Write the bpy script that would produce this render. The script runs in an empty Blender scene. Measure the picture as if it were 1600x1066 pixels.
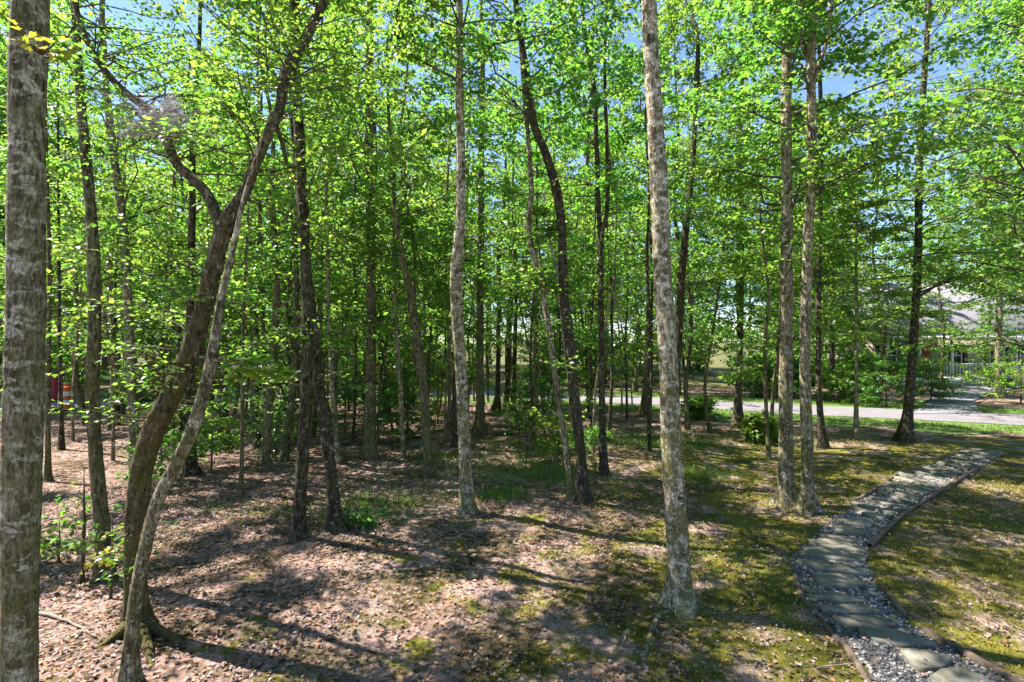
import bpy, math
import numpy as np
from math import radians

# ------------------------------------------------------------------ camera, sky, sun, exposure
scene = bpy.context.scene
col = scene.collection
CAMZ, HOR, F = 3.0, 533.0, 800.0          # camera height (m), horizon row, focal length in photo pixels (1600 wide)
cam_d = bpy.data.cameras.new('camera')
cam_d.sensor_width = 36.0
cam_d.lens = 18.0
cam_d.clip_start = 0.05
cam_d.clip_end = 1500
cam = bpy.data.objects.new('camera', cam_d)
cam.location = (0, 0, CAMZ)
cam.rotation_euler = (radians(90), 0, 0)
col.objects.link(cam)
scene.camera = cam

SUN_EL = radians(57)
SUN_DIR = np.array([-0.937, 0.348])       # horizontal direction towards the sun
world = bpy.data.worlds.new('World')
scene.world = world
world.use_nodes = True
wn = world.node_tree
bg = wn.nodes['Background']
sky = wn.nodes.new('ShaderNodeTexSky')
sky.sky_type = 'NISHITA'
sky.sun_disc = False
sky.sun_elevation = SUN_EL
sky.sun_rotation = math.atan2(SUN_DIR[0], SUN_DIR[1])
sky.air_density = 1.0
sky.dust_density = 0.2
sky.altitude = 1200
sky.ozone_density = 3.0
wn.links.new(sky.outputs[0], bg.inputs[0])
bg.inputs[1].default_value = 0.075

sun_d = bpy.data.lights.new('sun', 'SUN')
sun_d.energy = 5.0
sun_d.angle = radians(0.5)
sun_d.color = (1.0, 0.93, 0.84)
sun = bpy.data.objects.new('sun', sun_d)
dx, dy, dz = SUN_DIR[0]*math.cos(SUN_EL), SUN_DIR[1]*math.cos(SUN_EL), math.sin(SUN_EL)
from mathutils import Vector
sun.rotation_euler = Vector((-dx, -dy, -dz)).to_track_quat('-Z', 'Y').to_euler()
sun.location = (0, 0, 60)
col.objects.link(sun)

scene.view_settings.view_transform = 'Standard'
scene.view_settings.look = 'None'
scene.view_settings.gamma = 1.0
scene.view_settings.exposure = 2.05
scene.render.engine = 'CYCLES'
cy = scene.cycles
cy.max_bounces = 7
cy.diffuse_bounces = 5
cy.glossy_bounces = 2
cy.transmission_bounces = 5
cy.transparent_max_bounces = 6
cy.use_denoising = True
cy.sample_clamp_indirect = 6.0

# ------------------------------------------------------------------ helpers
R = np.random.default_rng(11)

def sstep(a, b, x):
    t = np.clip((x-a)/(b-a), 0, 1)
    return t*t*(3-2*t)

def gz(x, y):
    """ground height"""
    x = np.asarray(x, float); y = np.asarray(y, float)
    near = 1-sstep(15, 19, np.hypot(x*0.8, y))
    h = 0.06*np.sin(.42*x+1.1)*np.cos(.37*y+.4) + 0.035*np.sin(.9*x-.7*y+2.)
    h = h + 0.014*np.sin(2.7*x+1.3*y)*np.sin(2.1*y-1.1*x+.7) + 0.008*np.sin(5.9*x-2.2*y+.3)*np.sin(5.1*y+2.9*x)
    return h*near

def G(px, py):
    """photo pixel -> point on the ground"""
    z = 0.0
    for _ in range(6):
        Y = F*(CAMZ-z)/(py-HOR)
        X = (px-800)/F*Y
        z = float(gz(X, Y))
    return np.array([X, Y, z])

def P(px, py, Y):
    return np.array([(px-800)/F*Y, Y, CAMZ-(py-HOR)/F*Y])

class MB:
    def __init__(s):
        s.v, s.f, s.n = [], [], 0
    def add(s, v, f):
        v = np.asarray(v, np.float64).reshape(-1, 3)
        s.v.append(v)
        f = np.asarray(f, np.int64)
        s.f.append(f+s.n)
        s.n += len(v)
    def box(s, x0, x1, y0, y1, z0, z1):
        v = [(x0,y0,z0),(x1,y0,z0),(x1,y1,z0),(x0,y1,z0),(x0,y0,z1),(x1,y0,z1),(x1,y1,z1),(x0,y1,z1)]
        s.add(v, [(3,2,1,0),(4,5,6,7),(0,1,5,4),(1,2,6,5),(2,3,7,6),(3,0,4,7)])
    def mesh(s, name, mat, smooth=False):
        v = np.concatenate(s.v)
        loops = np.concatenate([f.ravel() for f in s.f])
        counts = np.concatenate([np.full(len(f), f.shape[1]) for f in s.f])
        starts = np.concatenate([[0], np.cumsum(counts)[:-1]])
        m = bpy.data.meshes.new(name)
        m.vertices.add(len(v)); m.vertices.foreach_set('co', v.ravel().astype(np.float32))
        m.loops.add(len(loops)); m.loops.foreach_set('vertex_index', loops.astype(np.int32))
        m.polygons.add(len(counts)); m.polygons.foreach_set('loop_start', starts.astype(np.int32))
        try: m.polygons.foreach_set('loop_total', counts.astype(np.int32))
        except Exception: pass
        if smooth: m.polygons.foreach_set('use_smooth', np.ones(len(counts), bool))
        m.materials.append(mat)
        m.update(calc_edges=True)
        m.validate()
        return m
    def obj(s, name, mat, parent=None, smooth=False, loc=None):
        if loc is not None:
            loc = np.asarray(loc, float)
            s.v = [v-loc for v in s.v]
        o = bpy.data.objects.new(name, s.mesh(name, mat, smooth))
        col.objects.link(o)
        if parent is not None: o.parent = parent
        if loc is not None and parent is None: o.location = loc
        return o

def tag(o, label=None, cat=None, group=None, kind=None):
    if label: o['label'] = label
    if cat: o['category'] = cat
    if group: o['group'] = group
    if kind: o['kind'] = kind
    return o

def empty(name, loc, label=None, cat=None, group=None, rz=0.0):
    o = bpy.data.objects.new(name, None)
    o.location = loc
    o.rotation_euler = (0, 0, rz)
    o.empty_display_size = .2
    col.objects.link(o)
    return tag(o, label, cat, group)

def copy_obj(o, parent=None):
    c = o.copy()
    col.objects.link(c)
    if parent is not None: c.parent = parent
    return c

def unit(v):
    return v/np.maximum(np.linalg.norm(v, axis=-1, keepdims=True), 1e-9)

def spline(pts, step):
    """Catmull-Rom through pts, resampled"""
    pts = np.asarray(pts, float)
    p = np.vstack([2*pts[0]-pts[1], pts, 2*pts[-1]-pts[-2]])
    out = []
    for i in range(1, len(p)-2):
        n = max(1, int(np.ceil(np.linalg.norm(p[i+1]-p[i])/step)))
        t = np.linspace(0, 1, n, endpoint=False)[:, None]
        a, b, c, d = p[i-1], p[i], p[i+1], p[i+2]
        out.append(.5*((2*b)+(-a+c)*t+(2*a-5*b+4*c-d)*t*t+(-a+3*b-3*c+d)*t**3))
    out.append(pts[-1:])
    return np.concatenate(out)

def tube(M, path, rad, sides=8, rough=0.0, flare=0.0, fh=.3, rng=R, cap=True):
    path = np.asarray(path, float); n = len(path)
    rad = np.broadcast_to(np.asarray(rad, float), (n,)).copy()
    t = unit(np.gradient(path, axis=0))
    mt = np.abs(t.mean(0))
    ref = np.zeros(3); ref[int(np.argmin(mt))] = 1.0
    u = unit(np.cross(ref, t)); w = np.cross(t, u)
    a = np.linspace(0, 2*np.pi, sides, endpoint=False)
    rr = np.ones((n, sides))
    if rough:
        s = np.concatenate([[0], np.cumsum(np.linalg.norm(np.diff(path, axis=0), axis=1))])
        for k in range(5):
            q = rng.uniform(-3, 3); ph = rng.uniform(0, 6.28); m = rng.integers(1, 5); fr = rng.uniform(.6, 5)
            rr += rough*.5*np.sin(m*a[None]+ph+q*.3*s[:, None])*np.sin(fr*s[:, None]+ph*2)
        rr += rng.normal(0, rough*.35, (n, sides))
    if flare:
        hgt = path[:, 2]-path[0, 2]
        e = np.exp(-np.clip(hgt-.08, 0, None)/fh)
        ph = rng.uniform(0, 6.28); k = rng.integers(3, 6)
        lob = .6+.5*np.cos(k*a+ph)+.35*np.cos((k-1)*a+ph*1.7)
        rr += flare*e[:, None]*np.clip(lob, .05, None)[None]
    ring = path[:, None]+(rad[:, None]*rr)[..., None]*(np.cos(a)[None, :, None]*u[:, None]+np.sin(a)[None, :, None]*w[:, None])
    v = ring.reshape(-1, 3)
    i = np.arange(n-1)[:, None]*sides; j = np.arange(sides)[None]; j2 = (j+1) % sides
    q = np.stack([i+j, i+j2, i+sides+j2, i+sides+j], -1).reshape(-1, 4)
    M.add(v, q)
    if cap:
        b = M.n-len(v)
        tip = path[-1]+t[-1]*rad[-1]*.5
        M.v.append(tip[None]); ti = M.n; M.n += 1
        M.f.append(np.array([(b+(n-1)*sides+x, b+(n-1)*sides+(x+1) % sides, ti) for x in range(sides)]))

def kite(M, pos, d, nrm, size, wide=.34):
    """folded two-triangle leaves"""
    d = unit(d); side = unit(np.cross(d, nrm)); up = np.cross(side, d)
    s = size[:, None]
    b = pos
    l = pos+d*.42*s+side*wide*s+up*.08*s
    r = pos+d*.46*s-side*wide*s+up*.08*s
    t = pos+d*s-up*.10*s
    v = np.stack([b, r, t, l], 1).reshape(-1, 3)
    k = np.arange(len(pos))[:, None]*4
    M.add(v, np.concatenate([k+np.array([[0, 1, 2]]), k+np.array([[0, 2, 3]])]))

LOBE = np.array([(0,0),(.10,.16),(.42,.12),(.34,.30),(.52,.50),(.24,.52),(.20,.72),(0,1.0),(-.20,.72),(-.24,.52),(-.52,.50),(-.34,.30),(-.42,.12),(-.10,.16)])
def lobed(M, pos, d, nrm, size):
    """maple-like leaves, a fan of triangles"""
    d = unit(d); side = unit(np.cross(d, nrm)); up = np.cross(side, d)
    s = size[:, None]
    n = len(LOBE)
    vs = [pos+d*.38*s]
    for (x, y) in LOBE:
        vs.append(pos+d*y*s+side*x*s+up*(abs(x)*.25-.18*y*y)*s)
    v = np.stack(vs, 1).reshape(-1, 3)
    k = np.arange(len(pos))[:, None]*(n+1)
    fs = [k+np.array([[0, 1+i, 1+(i+1) % n]]) for i in range(n)]
    M.add(v, np.concatenate(fs))

# ------------------------------------------------------------------ materials
def new_mat(name):
    m = bpy.data.materials.new(name); m.use_nodes = True
    nt = m.node_tree
    for n in list(nt.nodes): nt.nodes.remove(n)
    out = nt.nodes.new('ShaderNodeOutputMaterial')
    return m, nt, out

class N:
    """tiny node helper"""
    def __init__(s, nt): s.nt = nt
    def node(s, t, **k):
        n = s.nt.nodes.new(t)
        for a, b in k.items(): setattr(n, a, b)
        return n
    def ln(s, a, b): s.nt.links.new(a, b)
    def put(s, sock, val):
        if hasattr(val, 'is_output'): s.ln(val, sock)
        else: sock.default_value = val
    def mapping(s, vec, scale):
        n = s.node('ShaderNodeMapping'); s.ln(vec, n.inputs[0]); n.inputs['Scale'].default_value = scale
        return n.outputs[0]
    def noise(s, vec, scale, detail=4, rough=.6):
        n = s.node('ShaderNodeTexNoise'); s.ln(vec, n.inputs['Vector'])
        n.inputs['Scale'].default_value = scale; n.inputs['Detail'].default_value = detail; n.inputs['Roughness'].default_value = rough
        return n.outputs[0]
    def voro(s, vec, scale, feature='F1', out='Distance'):
        n = s.node('ShaderNodeTexVoronoi', feature=feature); s.ln(vec, n.inputs['Vector']); n.inputs['Scale'].default_value = scale
        return n.outputs[out]
    def ramp(s, fac, stops, interp='LINEAR'):
        n = s.node('ShaderNodeValToRGB'); n.color_ramp.interpolation = interp
        e = n.color_ramp.elements
        while len(e) < len(stops): e.new(.5)
        for i, (p, c) in enumerate(stops):
            e[i].position = p
            e[i].color = (c, c, c, 1) if np.isscalar(c) else (*c, 1)
        s.put(n.inputs[0], fac)
        return n.outputs[0]
    def mix(s, fac, a, b, mode='MIX'):
        n = s.node('ShaderNodeMix', data_type='RGBA', blend_type=mode)
        s.put(n.inputs[0], fac)
        for sock, val in ((n.inputs[6], a), (n.inputs[7], b)):
            if isinstance(val, tuple): val = (*val, 1) if len(val) == 3 else val
            s.put(sock, val)
        return n.outputs[2]
    def math(s, op, a, b=0.0, c=0.0):
        n = s.node('ShaderNodeMath', operation=op)
        s.put(n.inputs[0], a); s.put(n.inputs[1], b); s.put(n.inputs[2], c)
        return n.outputs[0]
    def bsdf(s, color, rough=.8, bump=None, strength=.5, dist=.02, spec=.3):
        n = s.node('ShaderNodeBsdfPrincipled')
        if isinstance(color, tuple): color = (*color, 1)
        s.put(n.inputs['Base Color'], color); s.put(n.inputs['Roughness'], rough)
        n.inputs['Specular IOR Level'].default_value = spec
        if bump is not None:
            b = s.node('ShaderNodeBump'); s.ln(bump, b.inputs['Height']); b.inputs['Strength'].default_value = strength; b.inputs['Distance'].default_value = dist
            s.ln(b.outputs[0], n.inputs['Normal'])
        return n.outputs[0]

def leaf_mat(name, cols, trans, rough=.42, tr=.5, spec=.4):
    m, nt, out = new_mat(name); n = N(nt)
    g = n.node('ShaderNodeNewGeometry'); oi = n.node('ShaderNodeObjectInfo')
    rnd = g.outputs['Random Per Island']
    c = n.ramp(rnd, [(i/(len(cols)-1), x) for i, x in enumerate(cols)])
    t = n.ramp(rnd, [(i/(len(trans)-1), x) for i, x in enumerate(trans)])
    hs = n.node('ShaderNodeHueSaturation'); n.ln(c, hs.inputs['Color'])
    hs.inputs['Hue'].default_value = .5
    n.ln(n.math('MULTIPLY_ADD', oi.outputs['Random'], .04, .48), hs.inputs['Hue'])
    n.ln(n.math('MULTIPLY_ADD', oi.outputs['Random'], .4, .8), hs.inputs['Value'])
    ht = n.node('ShaderNodeHueSaturation'); n.ln(t, ht.inputs['Color'])
    n.ln(n.math('MULTIPLY_ADD', oi.outputs['Random'], .04, .48), ht.inputs['Hue'])
    d = n.bsdf(hs.outputs[0], rough, spec=spec)
    tl = n.node('ShaderNodeBsdfTranslucent'); n.ln(ht.outputs[0], tl.inputs[0])
    mx = n.node('ShaderNodeMixShader'); mx.inputs[0].default_value = tr
    n.ln(d, mx.inputs[1]); n.ln(tl.outputs[0], mx.inputs[2]); n.ln(mx.outputs[0], out.inputs[0])
    return m

M_LEAF = leaf_mat('leaf_green', [(.035,.085,.014), (.062,.128,.02), (.10,.165,.026), (.15,.19,.036)],
                  [(.12,.33,.035), (.19,.42,.04), (.26,.48,.05), (.37,.53,.065)], tr=.55)
M_LEAF2 = leaf_mat('leaf_deep_green', [(.025,.07,.015), (.045,.105,.018), (.06,.12,.02)],
                   [(.08,.26,.03), (.13,.34,.03), (.20,.40,.03)], rough=.35, spec=.5)
M_LEAFY = leaf_mat('leaf_yellow_green', [(.12,.17,.02), (.22,.22,.02), (.32,.20,.03)],
                   [(.40,.45,.03), (.55,.48,.04), (.60,.30,.04)])
M_LEAFO = leaf_mat('leaf_orange', [(.34,.12,.02), (.40,.22,.03), (.30,.20,.04)],
                   [(.60,.22,.03), (.60,.38,.04), (.5,.4,.05)])
M_LITTER = leaf_mat('fallen_leaf', [(.03,.022,.015), (.11,.073,.055), (.20,.14,.125), (.27,.195,.18), (.05,.038,.027), (.31,.235,.22), (.30,.13,.06), (.26,.19,.065)],
                    [(.2,.12,.06), (.3,.2,.12), (.3,.2,.12)], rough=.6, tr=.12, spec=.3)
M_GRASS = leaf_mat('grass_blade', [(.04,.11,.012), (.07,.16,.02), (.12,.19,.03)], [(.12,.30,.02), (.2,.38,.03), (.3,.4,.05)], tr=.4)

def bark_mat(name, dark, mid, light, lichen, lich_amt=.5, moss=0.0, mosscol=(.09,.10,.02), band=8.0, ridge=1.0, wide=11.0):
    m, nt, out = new_mat(name); n = N(nt)
    tc = n.node('ShaderNodeTexCoord').outputs['Object']
    oi = n.node('ShaderNodeObjectInfo')
    va = n.node('ShaderNodeVectorMath', operation='ADD'); n.ln(tc, va.inputs[0]); n.ln(oi.outputs['Random'], va.inputs[1])
    tc = va.outputs[0]
    rid = n.noise(n.mapping(tc, (30, 30, 7)), 1.0, 7, .75)
    fine = n.noise(n.mapping(tc, (60, 60, 34)), 1.0, 4, .7)
    big = n.noise(n.mapping(tc, (4.5, 4.5, 3.0)), 1.0, 6, .68)
    c = n.ramp(rid, [(.40, dark), (.50, mid), (.60, light)])
    c = n.mix(n.ramp(big, [(.36, .75), (.52, 0)]), c, dark)
    li = n.noise(n.mapping(tc, (wide, wide, band*2)), 1.0, 7, .74 if wide > 8 else .62)
    lim = n.math('MULTIPLY', n.ramp(li, [(.66-.25*lich_amt, 0), (.73-.25*lich_amt, 1)]), n.ramp(fine, [(.34, .15), (.55, 1)]))
    c = n.mix(lim, c, lichen)
    if moss:
        ml = n.noise(tc, 4.5, 5, .65)
        sep = n.node('ShaderNodeSeparateXYZ'); n.ln(tc, sep.inputs[0])
        mm = n.math('SUBTRACT', n.math('ADD', ml, moss*.35), n.math('MULTIPLY', sep.outputs[2], .03))
        c = n.mix(n.ramp(mm, [(.58, 0), (.80, .8)]), c, mosscol)
    c = n.mix(.55, c, n.ramp(fine, [(.35, (.1,.1,.1)), (.66, (1.7,1.7,1.7))]), 'MULTIPLY')
    h = n.math('ADD', n.math('MULTIPLY', rid, 1.0), n.math('MULTIPLY', fine, .35))
    n.ln(n.bsdf(c, .9, h, 1.0, .030*ridge, .15), out.inputs[0])
    return m

B_PALE = bark_mat('bark_pale_lichen', (.045,.036,.02), (.22,.18,.11), (.45,.385,.27), (.62,.56,.46), .66, .7, (.14,.13,.04), 7.0)
B_BAND = bark_mat('bark_banded_lichen', (.045,.036,.02), (.22,.18,.115), (.40,.345,.245), (.50,.445,.345), .60, .75, (.14,.13,.04), 6.5, 1.0, 7.0)
B_GREY = bark_mat('bark_grey', (.04,.03,.018), (.19,.155,.095), (.38,.32,.22), (.52,.46,.35), .55, .55, (.12,.115,.03), 6.0)
B_DARK = bark_mat('bark_dark', (.018,.015,.01), (.065,.052,.033), (.13,.105,.07), (.34,.31,.24), .40, .35, (.06,.065,.02), 6.0, 1.4)
B_MOSS = bark_mat('bark_brown_mossy', (.028,.020,.012), (.13,.092,.055), (.25,.19,.12), (.36,.32,.22), .40, .75, (.115,.108,.025), 5.0, 1.8)
B_OLIVE = bark_mat('bark_olive', (.03,.026,.014), (.13,.11,.06), (.24,.21,.12), (.34,.31,.21), .42, .6, (.10,.10,.028), 6.0)
B_WHITE = bark_mat('bark_silver', (.10,.09,.07), (.30,.27,.22), (.45,.42,.36), (.55,.52,.46), .5, .1, (.1,.1,.04), 6.0)
BARK = dict(pale=B_PALE, band=B_BAND, grey=B_GREY, dark=B_DARK, moss=B_MOSS, olive=B_OLIVE, white=B_WHITE)

def simple_mat(name, color, rough=.7, var=.25, scale=6.0, bump=.3, dist=.01, spec=.3):
    m, nt, out = new_mat(name); n = N(nt)
    tc = n.node('ShaderNodeTexCoord').outputs['Object']
    f = n.noise(tc, scale, 6, .65); f2 = n.noise(tc, scale*9, 3, .6)
    k = n.math('ADD', n.math('MULTIPLY', f, .7), n.math('MULTIPLY', f2, .3))
    c = n.mix(1.0, color, n.ramp(k, [(.3, 1-var*1.4), (.7, 1+var)]), 'MULTIPLY')
    n.ln(n.bsdf(c, rough, k, bump, dist, spec), out.inputs[0])
    return m

def stone_mat():
    m, nt, out = new_mat('flagstone_slate'); n = N(nt)
    tc = n.node('ShaderNodeNewGeometry').outputs['Position']
    oi = n.node('ShaderNodeObjectInfo')
    f = n.noise(tc, 3.5, 7, .65); f2 = n.noise(tc, 55, 4, .7)
    c = n.ramp(f, [(.3, (.09,.088,.066)), (.5, (.155,.147,.12)), (.68, (.26,.235,.20))])
    c = n.mix(.6, c, n.ramp(f2, [(.3, (.5,.5,.5)), (.7, (1.25,1.25,1.25))]), 'MULTIPLY')
    c = n.mix(n.ramp(n.voro(tc, 42), [(.05, .8), (.13, 0)]), c, (.36,.35,.30))
    c = n.mix(n.ramp(n.noise(tc, 6.0, 6, .7), [(.56, 0), (.66, .75)]), c, (.10,.085,.045))
    c = n.mix(1.0, c, n.ramp(oi.outputs['Random'], [(0, (.70,.72,.70)), (1, (1.2,1.16,1.1))]), 'MULTIPLY')
    h = n.math('ADD', f, n.math('MULTIPLY', f2, .4))
    n.ln(n.bsdf(c, .75, h, .55, .012, .35), out.inputs[0])
    return m
M_STONE = stone_mat()

def ground_mat():
    m, nt, out = new_mat('forest_floor'); n = N(nt)
    pos = n.node('ShaderNodeNewGeometry').outputs['Position']
    sep = n.node('ShaderNodeSeparateXYZ'); n.ln(pos, sep.inputs[0])
    X, Y = sep.outputs[0], sep.outputs[1]
    wob = n.noise(pos, .55, 4, .6); patch = n.noise(pos, 1.6, 6, .68); fine = n.noise(pos, 30, 5, .7); grit = n.noise(pos, 160, 3, .7)
    # leaf litter colours from cells
    vc = n.node('ShaderNodeTexVoronoi'); n.ln(n.mapping(pos, (1, 1, .3)), vc.inputs['Vector']); vc.inputs['Scale'].default_value = 17
    sepc = n.node('ShaderNodeSeparateColor'); n.ln(vc.outputs['Color'], sepc.inputs[0])
    litter = n.ramp(sepc.outputs[0], [(0, (.055,.04,.022)), (.3, (.16,.11,.075)), (.55, (.29,.205,.17)), (.85, (.41,.295,.265)), (1, (.33,.165,.085))])
    litter = n.mix(.75, litter, n.ramp(fine, [(.3, (.4,.4,.4)), (.7, (1.4,1.4,1.4))]), 'MULTIPLY')
    soil = n.ramp(n.math('ADD', n.math('MULTIPLY', fine, .55), n.math('MULTIPLY', grit, .45)), [(.3, (.19,.13,.10)), (.5, (.32,.235,.20)), (.7, (.44,.34,.305))])
    moss = n.ramp(n.math('ADD', n.math('MULTIPLY', fine, .5), n.math('MULTIPLY', grit, .5)), [(.32, (.05,.056,.009)), (.5, (.14,.138,.019)), (.68, (.27,.24,.042))])
    # moss grows on the right and in the near middle
    reg = n.math('ADD', n.math('MULTIPLY_ADD', X, .15, .42), n.math('MULTIPLY', Y, -.055))
    reg = n.math('ADD', reg, n.math('MULTIPLY', n.math('SUBTRACT', wob, .5), 1.8))
    reg = n.math('ADD', reg, n.math('MULTIPLY', n.math('SUBTRACT', patch, .5), 3.6))
    mossf = n.ramp(reg, [(.02, 0), (.30, 1)])
    far = n.ramp(n.math('MULTIPLY', Y, .02), [(.29, 1), (.36, 0)])      # no moss beyond the verge
    mossf = n.math('MULTIPLY', mossf, far)
    off = n.node('ShaderNodeVectorMath', operation='ADD'); n.ln(pos, off.inputs[0]); off.inputs[1].default_value = (37.3, 11.9, 0)
    patch2 = n.noise(n.mapping(off.outputs[0], (1.0, 1.0, 1.0)), 1.25, 6, .66)
    bare = n.ramp(n.math('ADD', n.math('MULTIPLY', patch2, .78), n.math('MULTIPLY', fine, .22)), [(.50, 0), (.57, 1)])
    bare = n.math('MULTIPLY', bare, n.ramp(n.math('MULTIPLY_ADD', X, .05, .5), [(.30, .15), (.42, 1)]))
    mossf = n.math('MULTIPLY', mossf, n.math('SUBTRACT', 1.0, n.math('MULTIPLY', bare, .92)))
    c = n.mix(bare, litter, soil)
    c = n.mix(mossf, c, moss)
    wood = n.ramp(n.math('ADD', fine, n.math('MULTIPLY', patch, .6)), [(.5, (.035,.05,.012)), (.8, (.09,.11,.025)), (1.0, (.20,.15,.09))])
    c = n.mix(n.ramp(n.math('MULTIPLY', Y, .01), [(.29, 0), (.36, .9)]), c, wood)
    mottle = n.noise(pos, 1.1, 5, .6)
    c = n.mix(1.0, c, n.ramp(mottle, [(.40, (.42,.44,.30)), (.55, (1.12,1.06,1.08))]), 'MULTIPLY')  # broad random patches, darker and more olive, slightly pinker between
    h = n.math('ADD', n.math('MULTIPLY', fine, .8), n.math('ADD', n.math('MULTIPLY', grit, .3), n.math('MULTIPLY', vc.outputs['Distance'], .6)))
    n.ln(n.bsdf(c, .92, h, 1.0, .05, .15), out.inputs[0])
    return m
M_GROUND = ground_mat()
M_ROAD = simple_mat('road_asphalt_worn', (.155,.143,.155), .85, .18, 1.2, .3, .01)
M_DRIVE = simple_mat('driveway_gravel', (.17,.165,.185), .9, .45, 5.0, .8, .03)
M_PAD = simple_mat('concrete_pale', (.28,.26,.26), .85, .18, 1.0, .2, .01)
M_VERGE = simple_mat('verge_turf', (.095,.15,.028), .9, .5, 3.0, .8, .04)
M_BED = simple_mat('gravel_bed', (.11,.10,.095), .9, .5, 22.0, .9, .03)
M_TIMBER = simple_mat('weathered_timber', (.11,.08,.06), .85, .5, 9.0, .6, .02)
M_TWIG = simple_mat('dead_twig', (.20,.165,.13), .9, .4, 12.0, .5, .01)
M_BRANCH = simple_mat('live_branch', (.075,.06,.038), .9, .45, 7.0, .5, .01)

def pebble_mat():
    m, nt, out = new_mat('gravel_pebble'); n = N(nt)
    g = n.node('ShaderNodeNewGeometry')
    c = n.ramp(g.outputs['Random Per Island'], [(0, (.05,.048,.045)), (.45, (.14,.135,.13)), (.8, (.27,.255,.25)), (1, (.42,.39,.38))])
    n.ln(n.bsdf(c, .8), out.inputs[0])
    return m
M_PEB = pebble_mat()

# ------------------------------------------------------------------ ground, road, path
def axis_lines(a, b, fine0, fine1, step, grow=1.35):
    mid = list(np.arange(fine0, fine1+1e-6, step))
    lo, s, x = [], step, fine0
    while x > a:
        s *= grow; x -= s; lo.append(max(x, a))
    hi, s, x = [], step, fine1
    while x < b:
        s *= grow; x += s; hi.append(min(x, b))
    return np.array(lo[::-1]+mid+hi)
xs = axis_lines(-400, 400, -14, 16, .14, 1.12)
ys = axis_lines(-60, 700, 2.5, 17, .14, 1.12)
XX, YY = np.meshgrid(xs, ys)
ZZ = gz(XX, YY)
# burrow beside the pale trunk
hole = G(1172, 941)
ZZ = ZZ-.16*np.exp(-(((XX-hole[0])/.13)**2+((YY-hole[1])/.10)**2)) + .05*np.exp(-(((XX-hole[0]+.12)/.22)**2+((YY-hole[1]-.16)/.16)**2))
gm = MB()
nx, ny = len(xs), len(ys)
i = np.arange(ny-1)[:, None]*nx; j = np.arange(nx-1)[None]
gm.add(np.stack([XX, YY, ZZ], -1).reshape(-1, 3), np.stack([i+j, i+j+1, i+nx+j+1, i+nx+j], -1).reshape(-1, 4))
tag(gm.obj('ground', M_GROUND, smooth=True), kind='structure', label='forest floor of brown leaf litter, bare soil and moss')

ROAD = spline([(60,4,0), (36,13.2,0), (19.3,19.4,0), (9,24.2,0), (4,27.0,0), (-2,28.9,0), (-11,28.4,0), (-21,24.6,0), (-34,17,0), (-60,2,0)], .8)
def ribbon(path, half, z, name, mat, jit=0.0):
    t = unit(np.gradient(path, axis=0)); s = np.stack([-t[:, 1], t[:, 0], 0*t[:, 0]], -1)
    w = np.linspace(-1, 1, 5)
    jl = R.normal(0, jit, (len(path), 5))*np.array([1, 0, 0, 0, 1])
    v = path[:, None]+s[:, None]*((w[None]*half+jl)[..., None])
    v[..., 2] = gz(v[..., 0], v[..., 1])+z
    n = len(path); M = MB()
    i = np.arange(n-1)[:, None]*5; j = np.arange(4)[None]
    M.add(v.reshape(-1, 3), np.stack([i+j, i+j+1, i+6+j, i+5+j], -1).reshape(-1, 4))
    return tag(M.obj(name, mat, smooth=True), kind='structure')
ribbon(ROAD, 1.75, .030, 'road', M_ROAD, .07)
ribbon(ROAD, 4.4, .012, 'verge', M_VERGE, .5)
def road_dist(x, y):
    return np.min(np.hypot(ROAD[:, 0]-x, ROAD[:, 1]-y))

def sheet(pix, z, name, mat, sub=1):
    pts = np.array([G(*p) for p in pix]); c = pts.mean(0)
    M = MB(); n = len(pts)//2
    v = np.vstack([pts[:n], pts[n:][::-1]]); v[:, 2] = gz(v[:, 0], v[:, 1])+z
    M.add(v, [(k, k+1, n+k+1, n+k) for k in range(n-1)])
    return tag(M.obj(name, mat), kind='structure')
sheet([(1425,648), (1450,630), (1455,614), (1440,600), (1640,600), (1560,612), (1520,628), (1535,648)], .046, 'driveway', M_DRIVE)
sheet([(1385,602), (1440,602), (1545,604), (1660,602), (1680,594), (1550,594), (1440,594), (1380,594)], .054, 'forecourt', M_PAD)

# path outline (photo pixels on the ground)
PL = [(1375,1100), (1356,1066), (1330,1026), (1289,977), (1259,944), (1240,891), (1240,868), (1263,846), (1298,814), (1330,790), (1371,766), (1405,742), (1450,729), (1491,711), (1512,703)]
PR = [(1640,1100), (1582,1066), (1503,1022), (1443,989), (1409,962), (1383,929), (1362,891), (1357,866), (1372,846), (1405,812), (1440,789), (1480,763), (1510,745), (1545,724), (1575,708)]
pl = spline([G(*p) for p in PL], 10); pr = spline([G(*p) for p in PR], 10)
L3 = spline(pl, .12)
def resamp(p, n):
    p = np.asarray(p); s = np.concatenate([[0], np.cumsum(np.linalg.norm(np.diff(p, axis=0), axis=1))])
    q = np.linspace(0, s[-1], n)
    return np.stack([np.interp(q, s, p[:, k]) for k in range(3)], -1)
def bound(pix):          # spline through equal parameter steps so both borders stay paired
    p = np.array([G(*q) for q in pix]); out = []
    pp = np.vstack([2*p[0]-p[1], p, 2*p[-1]-p[-2]])
    for i in range(1, len(pp)-2):
        t = np.linspace(0, 1, 10, endpoint=False)[:, None]; a, b, c, d = pp[i-1], pp[i], pp[i+1], pp[i+2]
        out.append(.5*((2*b)+(-a+c)*t+(2*a-5*b+4*c-d)*t*t+(-a+3*b-3*c+d)*t**3))
    return np.concatenate(out+[p[-1:]])
BL, BR = bound(PL), bound(PR)
nb = len(BL)
M = MB()
w = np.linspace(0, 1, 7)
jl = .05+.05*np.sin(np.arange(nb)*.9)+R.normal(0, .025, nb); jr = .05+.05*np.sin(np.arange(nb)*.7+2)+R.normal(0, .025, nb)
w = jl[:, None]+(1-jl-jr)[:, None]*w[None]
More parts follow.
